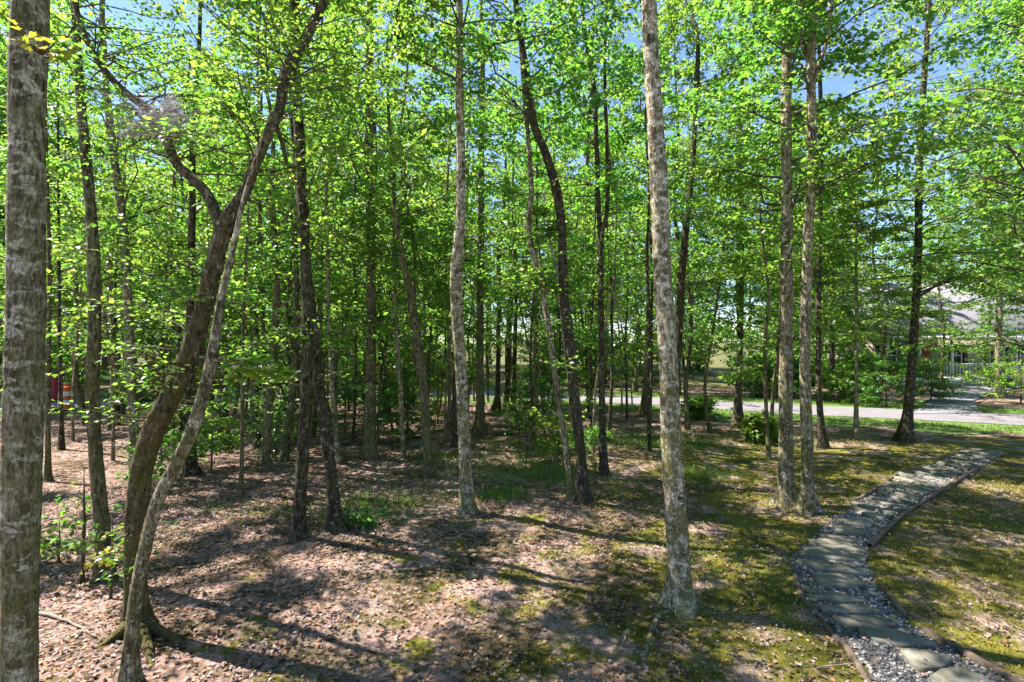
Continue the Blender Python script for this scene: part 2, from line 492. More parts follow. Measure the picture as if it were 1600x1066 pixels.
v = BL[:, None]*(1-w)[:, :, None]+BR[:, None]*w[:, :, None]
v[..., 2] = gz(v[..., 0], v[..., 1])+.012
i = np.arange(nb-1)[:, None]*7; j = np.arange(6)[None]
M.add(v.reshape(-1, 3), np.stack([i+j, i+j+1, i+8+j, i+7+j], -1).reshape(-1, 4))
path = tag(M.obj('path', M_BED, smooth=True), kind='structure', label='winding gravel path with flagstones and timber edging')

def on_path(x, y):
    c = (BL+BR)/2; k = int(np.argmin(np.hypot(c[:, 0]-x, c[:, 1]-y)))
    return np.hypot(c[k, 0]-x, c[k, 1]-y) < np.linalg.norm(BR[k]-BL[k])*.5
CEN, PW = (BL+BR)/2, np.linalg.norm(BR-BL, axis=1)
def on_path_v(p):
    d = np.hypot(p[:, None, 0]-CEN[None, :, 0], p[:, None, 1]-CEN[None, :, 1])
    k = d.argmin(1)
    return d[np.arange(len(p)), k] < PW[k]*.5

# pebbles
nP = 9000
k = R.integers(0, nb-1, nP*2); u = R.random(nP*2)
area = np.linalg.norm(BR-BL, axis=1)[k]*np.linalg.norm(CEN[np.minimum(k+1, nb-1)]-CEN[k], axis=1)
keep = R.random(nP*2) < area/area.max()*1.6
k, u = k[keep], .06+.88*u[keep]
pp = BL[k]*(1-u)[:, None]+BR[k]*u[:, None]+R.normal(0, .06, (len(k), 3))
pp[:, 2] = gz(pp[:, 0], pp[:, 1])+.016
octv = np.array([(1,0,0),(0,1,0),(-1,0,0),(0,-1,0),(0,0,1),(0,0,-1)], float)
octf = np.array([(0,1,4),(1,2,4),(2,3,4),(3,0,4),(1,0,5),(2,1,5),(3,2,5),(0,3,5)])
sz = R.uniform(.010, .026, len(k))[:, None, None]
V = octv[None]*sz*R.uniform(.6, 1.3, (len(k), 6, 1))*np.array([1.2, 1, .65])
an = R.uniform(0, 6.28, len(k)); ca, sa = np.cos(an)[:, None], np.sin(an)[:, None]
V = np.stack([V[..., 0]*ca-V[..., 1]*sa, V[..., 0]*sa+V[..., 1]*ca, V[..., 2]], -1)+pp[:, None]
M = MB(); M.add(V.reshape(-1, 3), (np.arange(len(k))[:, None, None]*6+octf[None]).reshape(-1, 3))
tag(M.obj('gravel', M_PEB, path), kind='stuff')

# flagstones
def flag(poly, top=.055):
    poly = np.asarray(poly, float)[:, :2]
    c = poly.mean(0)
    # subdivide the outline and roughen it
    pts = []
    for a, b in zip(poly, np.roll(poly, -1, 0)):
        for t in (0, .33, .67): pts.append(a+(b-a)*t)
    pts = np.array(pts); pts = c+(pts-c)*(1+R.normal(0, .022, (len(pts), 1)))
    n = len(pts)
    tilt = R.normal(0, .022, 2)
    zc = float(gz(*c))
    def ring(sc, z):
        q = c+(pts-c)*sc
        return np.column_stack([q, zc+z+(q-c)@tilt])
    r0, r1, r2 = ring(1.0, -.05), ring(1.0, top-.012), ring(.965, top)
    M = MB()
    v = np.vstack([r0, r1, r2, [[*c, zc+top+.002]]])
    q = []
    for a in range(n):
        b = (a+1) % n
        q += [(a, b, n+b, n+a), (n+a, n+b, 2*n+b, 2*n+a)]
    M.add(v, q)
    M.f.append(np.array([(2*n+a, 2*n+(a+1) % n, 3*n) for a in range(n)]))
    return M.obj('flagstone', M_STONE, path)
def cc(p): return (1060+p[0]/2.665, 666+p[1]/2.665)
traced = [
 [(1040,1075),(1090,1038),(1185,1024),(1290,1075),(1330,1120),(1080,1125)],
 [(918,945),(985,945),(1068,962),(1142,990),(1100,1026),(1000,1034),(955,998)],
 [(738,858),(862,860),(960,885),(1052,908),(1078,926),(920,932),(830,915)],
 [(640,814),(740,808),(900,810),(934,830),(870,847),(730,856)],
 [(585,760),(770,753),(868,786),(690,796),(600,782)],
 [(568,724),(645,706),(806,740),(680,749)],
 [(556,640),(682,630),(774,668),(730,687),(600,680)],
 [(494,573),(640,583),(796,602),(782,628),(610,612)],
 [(522,524),(602,518),(772,546),(784,574),(660,570),(528,554)],
 [(532,488),(622,484),(772,508),(784,534),(650,526)],
 [(584,466),(660,462),(752,482),(744,494),(640,484)],
 [(622,434),(702,422),(806,452),(790,470),(700,456)],
 [(664,402),(736,394),(812,414),(800,430),(700,418)],
]
for t in traced:
    flag([G(*cc(p))[:2] for p in t])
# the farther ones march along the path
s = np.concatenate([[0], np.cumsum(np.linalg.norm(np.diff(CEN, axis=0), axis=1))])
s0 = s[int(np.argmin(np.hypot(CEN[:, 0]-G(1345, 813)[0], CEN[:, 1]-G(1345, 813)[1])))]
q = s0+.30
while q < s[-1]-.15:
    kk = int(np.searchsorted(s, q)); kk = min(max(kk, 1), nb-2)
    t = unit(CEN[kk+1]-CEN[kk-1])[:2]; side = unit(BR[kk]-BL[kk])[:2]
    c = CEN[kk][:2]+side*R.normal(-.04, .04)
    hw = PW[kk]*R.uniform(.36, .44); hd = R.uniform(.10, .14)
    jj = lambda: R.normal(0, .04, 2)
    flag([c-side*hw-t*hd*.7+jj(), c-t*hd+jj(), c+side*hw-t*hd*.7+jj(), c+side*hw+t*hd*.6+jj(), c+t*hd+jj(), c-side*hw+t*hd*.7+jj()])
    q += R.uniform(.36, .46)

def board(a, b, hw=.028, h=.03, rnd=False):
    a, b = np.asarray(a, float), np.asarray(b, float)
    L = np.linalg.norm(b-a); n = max(3, int(L/.18))
    t = np.linspace(0, 1, n)[:, None]; p = a+(b-a)*t
    d = unit(b-a); sd = np.array([-d[1], d[0], 0])
    wob = R.normal(0, .013, (n, 2))
    M = MB(); vs = []
    for x, z in ((-hw, -.06), (hw, -.06), (hw, h), (hw*.5, h+.012), (-hw*.5, h+.012), (-hw, h)):
        q = p+sd*(x+wob[:, :1]); q[:, 2] = gz(q[:, 0], q[:, 1])+z+wob[:, 1]
        vs.append(q)
    v = np.stack(vs, 1).reshape(-1, 3); k = 6
    i = np.arange(n-1)[:, None]*k; j = np.arange(k)[None]
    M.add(v, np.stack([i+j, i+(j+1) % k, i+k+(j+1) % k, i+k+j], -1).reshape(-1, 4))
    M.f.append(np.array([list(range(k))[::-1], [(n-1)*k+x for x in range(k)]]))
    return M.obj('edging_board', M_TIMBER, path)
for ch in ([(1380,1100),(1289,975)], [(1287,972),(1257,940)], [(1256,938),(1239,888)], [(1640,1100),(1500,1019)], [(1498,1017),(1443,986)], [(1413,964),(1383,926)], [(1330,788),(1371,764)], [(1388,752),(1405,740)]):
    board(G(*ch[0]), G(*ch[1]))
M = MB()      # the round rail on the far right border
rp = spline([G(*p)+np.array([0, 0, .05]) for p in ((1359,858),(1405,813),(1450,783),(1490,758),(1530,733))], .15)
tube(M, rp, .030, 8, .1); M.obj('edging_rail', M_TIMBER, path, True)

# ------------------------------------------------------------------ foliage generators
def crown(axis, zlo, zhi, rmax, nbr, per, leaf, rng, prof=None, lobes=False, subs=7, flat=.85, up=.75, bare=.2):
    """returns (leaf MB, branch MB). axis(z) -> xy of the trunk at height z"""
    LM, BM = MB(), MB()
    LP, LD, LN, LS = [], [], [], []
    for b in range(nbr):
        t = rng.random()
        z = zlo+(zhi-zlo)*t
        az = rng.uniform(0, 2*np.pi)
        p_ = (1-t)**.55*.85+.2 if prof is None else prof(t)
        L = rmax*p_*rng.uniform(.55, 1.12)
        d = np.array([np.cos(az), np.sin(az), 0])
        sl = up*rng.uniform(.1, 1.6)
        ax = axis(z)
        s = np.linspace(0, 1, 6)[:, None]
        wob = np.cumsum(rng.normal(0, .075*L, (6, 3)), 0); wob[0] = 0
        br = np.array([ax[0], ax[1], z])+d*L*s+np.array([0, 0, 1])*(sl*L*(s-.55*s*s))+wob*np.array([1, 1, .5])
        r0 = .005+.0065*L
        tube(BM, br, np.linspace(r0, .004, 6), 4)
        for k in range(subs):
            f = bare+(1-bare)*(k+rng.random())/subs
            fi = f*5; i0 = min(int(fi), 4); p0 = br[i0]+(br[i0+1]-br[i0])*(fi-i0)
            sgn = 1 if k % 2 else -1
            a2 = az+sgn*rng.uniform(.5, 1.15) if k < subs-1 else az+rng.normal(0, .2)
            l2 = L*rng.uniform(.20, .42)*(1.15-.5*f)+.12
            d2 = np.array([np.cos(a2), np.sin(a2), rng.normal(.08, .32)])
            e = p0+d2*l2
            tube(BM, np.array([p0, (p0+e)/2+rng.normal(0, .03*l2, 3), e]), np.array([.005, .0035, .002]), 3, cap=False)
            m = max(3, int(per*rng.uniform(.55, 1.4)))
            tt = rng.uniform(.15, 1.08, m)
            off = rng.normal(0, 1, (m, 3))*np.array([.13, .13, .07])*(0.45+l2*.45)
            pos = p0+d2*(l2*tt)[:, None]+off
            side = np.array([-d2[1], d2[0], 0])
            dr = d2*rng.uniform(.2, 1.0, m)[:, None]+side*rng.normal(0, .8, m)[:, None]+np.array([0, 0, 1])*rng.normal(-.22, .3, m)[:, None]
            nn = np.array([0, 0, 1])+rng.normal(0, flat, (m, 3))
            LP.append(pos); LD.append(dr); LN.append(nn); LS.append(leaf*rng.uniform(.6, 1.25, m))
    LP, LD, LN, LS = map(np.concatenate, (LP, LD, LN, LS))
    (lobed if lobes else kite)(LM, LP, LD, LN, LS)
    return LM, BM

def trunk_mesh(pts, rad, sides, rng, rough=.06, flare=.8, fh=.22, step=.22):
    M = MB(); p = spline(pts, step)
    s = np.concatenate([[0], np.cumsum(np.linalg.norm(np.diff(p, axis=0), axis=1))])
    q = np.concatenate([[0], np.cumsum(np.linalg.norm(np.diff(np.asarray(pts), axis=0), axis=1))])
    r = np.interp(s/s[-1], q/q[-1], rad)
    tube(M, p, r, sides, rough, flare, fh, rng)
    return M, p, r

# ------------------------------------------------------------------ the trees one can pick out (photo pixels from the foot up)
# name, bark, foot row, [(px, py, width px)...], total height, crown (zlo, radius, branches, leaves per twig) or None, label
TREES = [
 ('tree', 'band', 1210, [(26,1210,92),(29,1066,76),(33,800,74),(38,533,72),(43,250,71),(47,0,69)], 17, (7.5,3.2,26,22), 'big pale trunk banded with lichen beside the mossy leaning tree'),
 ('tree', 'olive', 905, [(167,905,32),(160,830,29),(150,720,27),(145,600,26),(148,500,25),(146,400,24),(140,310,22),(130,200,20),(121,90,17),(117,0,16)], 13, (7.2,2.0,14,22), 'olive-barked wavy trunk between the pale banded trunk and the mossy leaning tree'),
 ('tree', 'grey', 745, [(212,745,22),(208,650,19),(203,540,18),(198,430,17),(190,330,16),(176,230,15),(165,120,13),(160,0,11)], 15, (5.0,2.8,26,20), 'straight grey-olive trunk rising behind the foot of the mossy leaning tree'),
 ('tree', 'grey', 1066, [(200,1090,30),(205,1000,27),(212,930,26),(226,860,25),(246,785,25),(270,735,25),(293,690,26),(315,625,24),(333,550,22),(340,500,16),(352,440,13),(364,390,11),(374,340,9),(385,295,7),(397,255,6),(410,215,4),(425,170,3)], 0, None, 'thin lichen-grey stem leaning right in front of the mossy tree'),
 ('tree', 'dark', 842, [(464,842,30),(470,760,23),(477,650,22),(481,520,21),(478,420,20),(473,320,21),(468,220,19),(462,110,16),(458,0,14)], 15, (4.6,2.4,24,20), 'dark straight trunk crossing in front of a second dark trunk by the fern patch'),
 ('tree', 'dark', 828, [(526,828,28),(519,760,22),(510,690,20),(500,610,19),(491,530,18),(480,430,17),(470,330,15),(462,240,13),(456,120,11)], 13, (5.0,2.2,22,20), 'dark trunk leaning left and passing behind its straight neighbour by the fern patch'),
 ('tree', 'olive', 715, [(578,715,23),(579,600,18),(580,450,17),(578,300,16),(577,150,15),(579,0,13)], 17, (6.0,3.0,30,20), 'straight olive trunk beside the evergreen shrub'),
 ('tree', 'dark', 655, [(599,655,17),(597,560,13),(592,450,12),(588,350,11),(584,200,10)], 16, (5.0,2.8,26,18), 'dark straight trunk just behind the olive trunk at the evergreen shrub'),
 ('tree', 'olive', 745, [(670,745,19),(667,690,16),(660,590,16),(650,510,15),(640,455,14),(629,405,12),(618,340,10),(612,250,8)], 10, (4.6,2.2,24,20), 'curved olive trunk bowing left beside the tall pale-blotched trunk'),
 ('tree', 'olive', 640, [(634,640,14),(634,560,11),(635,460,10),(634,350,9)], 15, (4.5,2.8,26,18), 'slim straight trunk seen beside the bowed olive trunk'),
 ('tree', 'pale', 800, [(730,800,27),(727,720,22),(721,600,21),(715,500,21),(713,430,21),(719,350,17),(720,250,15),(718,130,14),(717,0,12)], 16, (7.4,2.6,22,20), 'tall slender trunk with pale blotches and a dark scar in the open clearing'),
 ('tree', 'dark', 698, [(713,698,13),(712,620,12),(713,500,11),(715,380,10)], 14, (4.4,2.6,24,18), 'dark stem half hidden behind the pale-blotched slender trunk'),
 ('tree', 'olive', 678, [(750,678,18),(750,600,14),(750,500,13),(751,380,13),(752,220,11),(754,100,9)], 17, (4.0,3.0,30,20), 'mossy green straight trunk behind the pale-blotched slender trunk'),
 ('tree', 'dark', 785, [(911,785,26),(908,720,19),(899,630,18),(889,525,18),(881,450,17),(878,370,16),(871,304,16),(851,236,15),(833,190,14),(821,101,11),(807,17,10)], 13, (6.2,2.4,22,20), 'thickest dark stem of the crossing clump with a bend to the upper left'),
 ('tree', 'grey', 780, [(896,780,14),(885,708,11),(872,620,10),(862,545,10),(852,480,10),(840,425,10),(827,360,10),(830,290,9),(824,203,8),(817,120,7),(810,30,6)], 12, (6.0,1.8,16,18), 'thin grey stem crossing the thick dark stem of the clump'),
 ('tree', 'white', 772, [(904,772,8),(903,700,7),(893,620,7),(886,560,7),(880,515,6),(872,440,5),(860,380,4)], 6, (3.2,1.0,8,16), 'whitish sapling stem shining against the crossing dark clump'),
 ('tree', 'dark', 742, [(945,742,17),(941,660,12),(940,560,11),(939,450,11),(938,370,11),(936,340,9),(932,230,8),(928,135,8),(915,60,7),(908,0,6)], 13, (4.8,2.3,24,20), 'narrow dark trunk forking in two above the crossing clump'),
 ('tree', 'pale', 950, [(1064,950,50),(1061,900,42),(1056,800,38),(1049,680,36),(1043,560,34),(1037,450,33),(1031,330,32),(1023,170,29),(1014,0,26)], 17, (7.6,3.0,26,22), 'big pale grey trunk standing alone on moss beside the burrow'),
 ('tree', 'olive', 648, [(1007,648,17),(1011,580,12),(1014,480,11),(1016,350,10),(1016,200,9)], 16, (3.6,2.8,30,20), 'olive trunk with flared foot standing on the roadside grass behind the lone pale trunk'),
 ('tree', 'dark', 690, [(1050,690,18),(1056,600,15),(1062,500,14),(1066,420,14),(1073,350,13),(1080,280,12),(1085,200,10),(1090,60,8)], 15, (4.6,2.6,28,20), 'dark trunk mostly hidden behind the lone pale trunk, curving out above'),
 ('tree', 'dark', 668, [(1152,668,20),(1153,620,14),(1156,552,12),(1157,450,12),(1157,350,11),(1156,200,9)], 15, (3.4,2.8,32,20), 'dark trunk with peeling white streaks at the grass edge of the road'),
 ('tree', 'grey', 790, [(1228,792,44),(1228,760,31),(1228,700,26),(1228,600,25),(1229,450,23),(1229,300,20),(1229,150,19),(1229,0,18)], 17, (5.0,2.8,26,20), 'stout sunlit grey trunk of the close pair beside the stone path'),
 ('tree', 'grey', 800, [(1262,802,38),(1262,760,24),(1261,700,22),(1258,600,21),(1259,500,20),(1262,380,19),(1268,280,18),(1268,180,17),(1268,90,15),(1272,30,11),(1278,-40,9)], 16, (5.2,2.6,26,20), 'trunk with a pale split seam, forking high, in the close pair by the path'),
 ('tree', 'dark', 700, [(1288,702,17),(1282,650,12),(1279,586,11),(1279,470,11),(1281,350,10),(1283,200,9)], 15, (3.8,2.6,30,20), 'dark trunk right behind the close pair beside the stone path'),
 ('sapling', 'grey', 686, [(1337,686,10),(1338,620,8),(1338,540,7),(1338,450,6),(1338,380,5)], 9, (2.4,2.0,26,20), 'slim young tree with a pale foot between the close pair and dark bare trunk'),
 ('tree', 'dark', 690, [(1414,690,28),(1419,640,20),(1425,570,17),(1431,470,16),(1435,380,15),(1436,280,14),(1441,169,12),(1452,0,9)], 15, (4.2,3.4,44,20), 'dark bare trunk leaning right beside the gravel where the path meets the road'),
 ('tree', 'grey', 617, [(1561,618,18),(1560,580,14),(1561,520,13),(1562,450,12)], 15, (5.0,3.0,30,18), 'thick grey trunk in front of the porch across the road'),
 ('tree', 'pale', 660, [(1650,660,20),(1640,540,17),(1612,300,15),(1598,150,14),(1594,0,13)], 16, (4.5,3.4,36,20), 'sunlit trunk leaning into the canopy above the gravel drive'),
 ('tree', 'olive', 752, [(75,752,13),(75,650,10),(76,520,9),(77,400,8)], 12, (4.2,2.2,24,18), 'slim olive stem tucked against the big pale banded trunk'),
 ('tree', 'dark', 703, [(97,703,11),(95,630,8),(93,520,8),(92,400,7)], 14, (4.5,2.4,24,18), 'dark stem standing beside the orange and white traffic drum'),
 ('tree', 'dark', 742, [(298,742,26),(297,650,19),(297,560,17),(299,430,15),(300,330,13),(302,200,11)], 15, (5.6,2.6,26,20), 'dark hollow-footed trunk seen in the gap between the mossy tree and the thin leaning stem'),
 ('sapling', 'olive', 778, [(376,778,9),(378,700,8),(379,600,7),(380,520,6),(383,430,5)], 8, (3.4,1.6,16,18), 'pencil-thin olive stem beneath the bright maple spray'),
 ('tree', 'dark', 698, [(404,698,10),(401,620,9),(400,520,8),(403,400,7)], 12, (4.0,2.2,24,18), 'black stem of the touching pair beyond the bright maple spray'),
 ('tree', 'olive', 704, [(414,704,12),(413,620,9),(411,520,8),(407,400,8)], 13, (4.2,2.2,24,18), 'olive stem of the touching pair beyond the bright maple spray'),
 ('tree', 'olive', 664, [(352,664,11),(351,600,9),(350,500,8),(348,400,7)], 13, (4.0,2.4,24,18), 'slim olive trunk glimpsed between the thin leaning stem and the bright maple spray'),
 ('tree', 'dark', 640, [(776,640,12),(778,600,9),(779,500,8),(780,400,8)], 14, (4.6,2.4,24,18), 'dark stem in the row against the road, closest to the mossy green trunk'),
 ('tree', 'dark', 636, [(790,636,11),(793,600,8),(796,540,7),(798,420,7)], 14, (4.6,2.4,22,18), 'dark slanting stem in the middle of the row against the road'),
 ('tree', 'dark', 642, [(800,642,9),(803,600,7),(805,540,7),(806,420,6)], 14, (4.6,2.4,22,18), 'dark slim stem in the row against the road, closest to the crossing clump'),
]
KEEP = []            # feet of placed trees
BRMAT = M_BRANCH
for (nm, bark, foot, pts, H, cr, label) in TREES:
    rng = np.random.default_rng(int(abs(pts[0][0]*7+foot)))
    Y = G(pts[0][0], foot)[1]
    base = G(pts[0][0], foot)
    p3 = [P(a, b, Y) for a, b, w in pts]; r3 = [.88*w/F*Y/2*math.cos(math.atan((a-800)/F)) for a, b, w in pts]   # a round stem looks wider off the axis of the lens
    # the painted photo plane is only a direction: let the stem wander a little in depth as it climbs
    ph = rng.uniform(0, 6.28)
    for kq in range(len(p3)):
        zz = p3[kq][2]
        dyy = .012*zz*zz*math.sin(ph)*.25+.04*math.sin(zz*.9+ph)*min(1, max(0, zz))
        s_ = (Y+dyy)/Y
        p3[kq] = P(pts[kq][0], pts[kq][1], Y+dyy); r3[kq] *= s_
    p3[0] = base+np.array([0, 0, -.12])
    if H and Y > 8: H = max(min(H, CAMZ+.67*Y+2.0), p3[-1][2]+.5)
    if H and p3[-1][2] < H:
        d = unit(p3[-1]-p3[-2]); d[:2] *= .5; d = unit(d)
        ztop = H
        L = (ztop-p3[-1][2])/max(d[2], .4)
        p3 += [p3[-1]+d*L*.5+rng.normal(0, .12, 3)*np.array([1, 1, 0]), p3[-1]+d*L]
        r3 += [r3[-1]*.6, .02]
    near = Y < 12
    M, pp_, rr_ = trunk_mesh(p3, r3, 18 if near else 10, rng, .075 if near else .06, .95, .18 if near else .32, .10 if near else .25)
    root = empty(nm, base, label, 'tree')
    M.obj('trunk', BARK[bark], root, True, base)
    KEEP.append((base[0], base[1]))
    if cr:
        zlo, rad, nbr, per = cr
        zt = pp_[-1][2]-.3
        ax = lambda z, a=pp_: (np.interp(z, a[:, 2], a[:, 0]), np.interp(z, a[:, 2], a[:, 1]))
        LM, BM = crown(ax, zlo, max(zt, zlo+.8), rad, int(nbr*(.42 if Y < 8 else .75 if pts[0][0] < 930 else 1.1))+2, per*(2.0 if Y < 8 else 1.5 if pts[0][0] < 930 else 2.1), .105 if Y > 7 else .13, rng, bare=.35 if Y < 8 else .2)
        tag(LM.obj('crown', M_LEAF, root, False, base), kind='stuff'); tag(BM.obj('branches', BRMAT, root, True, base), kind='stuff')

# forks of the named trees: extra limb meshes parented to their tree
def by_label(s):
    for o in col.objects:
        if o.get('label', '').startswith(s): return o
def limb(tree, pts, Y, name='limb', bark='dark', sides=12, Yend=None, rough=.07):
    n = len(pts); Ys = np.linspace(Y, Y if Yend is None else Yend, n)
    p = [P(a, b, y) for (a, b, w), y in zip(pts, Ys)]; r = [.84*w/F*y/2*math.cos(math.atan((a-800)/F)) for (a, b, w), y in zip(pts, Ys)]
    M, pp_, _ = trunk_mesh(p, r, sides, R, rough, 0, .1, .1)
    o = M.obj(name, BARK[bark], tree, True, np.array(tree.location)); return o, pp_
Yf = G(945, 742)[1]
limb(by_label('narrow dark trunk forking'), [(938,400,9),(942,360,8),(949,320,8),(948,220,7),(945,100,6),(950,-30,5)], Yf)
Yp = G(1262, 802)[1]
tp = by_label('trunk with a pale split seam')
limb(tp, [(1268,110,12),(1262,90,11),(1252,60,9),(1251,20,8),(1246,-40,7)], Yp, bark='grey')
limb(tp, [(1268,140,9),(1280,100,8),(1293,60,7),(1300,0,6),(1310,-60,5)], Yp, bark='grey')

# ------------------------------------------------------------------ the mossy leaning tree with two limbs
rng = np.random.default_rng(5)
base = G(212, 982); Y4 = base[1]
t4 = empty('tree', base, 'mossy brown tree with a swollen foot, leaning right and forking into two crooked limbs', 'tree')
tp4 = [(212,1000,66),(212,960,56),(212,880,50),(214,800,50),(222,730,52),(243,670,52),(270,615,50),(292,560,47),(312,500,45),(328,440,44),(342,385,42),(352,350,42),(366,325,30)]
M, pp4, _ = trunk_mesh([P(a, b, Y4) for a, b, w in tp4], [w/F*Y4/2*.60 for a, b, w in tp4], 22, rng, .09, .75, .14, .07)
M.obj('trunk', B_MOSS, t4, True, base)
l1, a1 = limb(t4, [(350,365,34),(338,335,26),(324,304,23),(300,278,22),(277,258,20),(262,222,19),(250,189,18),(222,163,17),(196,145,16),(162,108,15),(135,61,14),(115,0,12),(95,-90,10),(85,-200,6)], Y4, 'limb', 'moss', 14, Y4+1.0)
l2, a2 = limb(t4, [(352,365,36),(366,330,28),(384,296,24),(404,243,22),(424,200,21),(438,165,20),(447,110,20),(470,75,19),(490,34,18),(506,0,17),(530,-90,14),(540,-200,8)], Y4, 'limb', 'moss', 14, Y4+.8)
l3, a3 = limb(t4, [(428,190,12),(440,220,10),(450,260,8),(462,262,6)], Y4+.4, 'limb', 'moss', 8)
for rt in ([(222,985),(250,992),(300,1010)], [(206,988),(180,1000),(150,1012)], [(218,996),(232,1020),(240,1050)]):
    q = spline([G(*x)+np.array([0, 0, h]) for x, h in zip(rt, (.10, .03, -.03))], .06)
    M = MB(); tube(M, q, np.linspace(.07, .02, len(q)), 8, .12); M.obj('root', B_MOSS, t4, True, base)
# leaves along its limbs
def leafy_along(tree, curve, lo, hi, nbr, rmax, per, leaf, rng, mat=M_LEAF, name='crown', lobes=False, flat=.55, up=.2, drop=0.0):
    LM, BM = MB(), MB(); LP, LD, LN, LS = [], [], [], []
    for b in range(nbr):
        i = int(np.clip(rng.uniform(lo, hi)*(len(curve)-1), 0, len(curve)-1)); p0 = curve[i]
        az = rng.uniform(0, 6.283); L = rmax*rng.uniform(.4, 1.1)
        d = np.array([np.cos(az), np.sin(az), rng.normal(up, .25)])
        s = np.linspace(0, 1, 5)[:, None]
        br = p0+d*L*s-np.array([0, 0, drop*L])*s*s+np.cumsum(rng.normal(0, .03*L, (5, 3)), 0)*(s > 0)
        tube(BM, br, np.linspace(.011, .003, 5), 5)
        m = int(per*rng.uniform(.6, 1.4)*L/rmax)+3
        f = rng.uniform(.25, 1.05, m)*4; i0 = np.clip(f.astype(int), 0, 3)
        pos = br[i0]+(br[i0+1]-br[i0])*(f-i0)[:, None]
        sg = rng.choice([-1, 1], m); sd = np.array([-d[1], d[0], 0])
        dr = d*rng.uniform(.1, .9, m)[:, None]+sd*(sg*rng.uniform(.3, 1.1, m))[:, None]+np.array([0, 0, 1])*rng.normal(-.15, .25, m)[:, None]
        pos = pos+unit(dr)*(rng.uniform(0, .28, m)*L**.5)[:, None]+rng.normal(0, .03, (m, 3))
        LP.append(pos); LD.append(dr); LN.append(np.array([0, 0, 1])+rng.normal(0, flat, (m, 3))); LS.append(leaf*rng.uniform(.65, 1.2, m))
    LP, LD, LN, LS = map(np.concatenate, (LP, LD, LN, LS))
    (lobed if lobes else kite)(LM, LP, LD, LN, LS)
    loc = np.array(tree.location)
    a = tag(LM.obj(name, mat, tree, False, loc), kind='stuff'); b = tag(BM.obj('branches', M_BRANCH, tree, True, loc), kind='stuff')
    return a, b
leafy_along(t4, a1, .18, 1, 70, 1.15, 84, .056, rng)
leafy_along(t4, a2, .10, 1, 80, 1.25, 84, .056, rng)
leafy_along(t4, pp4, .50, .86, 26, .95, 34, .065, rng, name='leafy_shoot', mat=M_LEAF)
for lab, z0, z1, nb2, rr2, pr2 in (('olive-barked wavy trunk', 1.6, 4.6, 14, .8, 24), ('straight grey-olive trunk', 1.5, 5.5, 22, 1.3, 34), ('dark straight trunk crossing', 2.2, 5.2, 20, 1.1, 30), ('dark trunk leaning left', 2.0, 5.0, 16, 1.0, 28),
                                  ('curved olive trunk', 2.4, 5.0, 14, 1.0, 26), ('thickest dark stem', 2.2, 6.0, 18, 1.1, 26), ('stout sunlit grey trunk', 3.3, 6.0, 16, 1.2, 34), ('dark hollow-footed', 1.6, 5.0, 18, 1.2, 30), ('narrow dark trunk forking', 1.8, 5.0, 18, 1.1, 28)):
    tt_ = by_label(lab); tb_ = [c for c in tt_.children if c.name.startswith('trunk')][0]
    co_ = np.empty(len(tb_.data.vertices)*3); tb_.data.vertices.foreach_get('co', co_); co_ = co_.reshape(-1, 3)+np.array(tt_.location)
    cv_ = []
    for z_ in np.linspace(z0, z1, 24):
        w_ = co_[np.abs(co_[:, 2]-z_) < .2]
        if len(w_): cv_.append(w_.mean(0))
    leafy_along(tt_, np.array(cv_), 0, 1, nb2, rr2, pr2, .09, rng, name='leafy_shoot', mat=M_LEAF, drop=.15)
leafy_along(t4, pp4, .14, .30, 14, .26, 14, .06, rng, name='leafy_shoot', mat=M_LEAF2, flat=.9)
KEEP.append((base[0], base[1]))

# bright maple spray hanging from the thin stem, leaves on the banded trunk
th = by_label('thin lichen-grey stem'); Yt = np.array(th.location)[1]
c_ = spline([P(326,585,Yt), P(352,572,Yt+.1), P(385,572,Yt+.25), P(420,590,Yt+.3)], .05)
M = MB(); tube(M, c_, np.linspace(.010, .004, len(c_)), 6); M.obj('twig', M_BRANCH, th, True, np.array(th.location))
leafy_along(th, c_, .25, 1, 8, .22, 9, .13, np.random.default_rng(3), mat=M_LEAF, name='leafy_shoot', lobes=True, flat=.3, up=0, drop=.3)
bt = by_label('big pale trunk banded'); Yb = np.array(bt.location)[1]
c_ = spline([P(74,95,Yb-.1), P(55,75,Yb-.25), P(40,72,Yb-.3)], .05)
leafy_along(bt, c_, 0, 1, 4, .14, 6, .07, np.random.default_rng(8), mat=M_LEAFY, name='leafy_shoot', lobes=True, flat=.4, up=0)

# exposed roots of the lone pale trunk
lp = by_label('big pale grey trunk standing alone'); lb = np.array(lp.location)
for rt in ([(1030,960),(1018,985),(1010,1015),(1003,1060)], [(982,985),(966,1005),(962,1030)], [(1046,956),(1020,962),(985,975)], [(1085,950),(1110,958),(1140,956)]):
    q = spline([G(*x)+np.array([0, 0, -.016]) for x in rt], .06)
    M = MB(); tube(M, q, np.linspace(.040, .018, len(q)), 8, .18); M.obj('root', B_PALE, lp, True, lb)

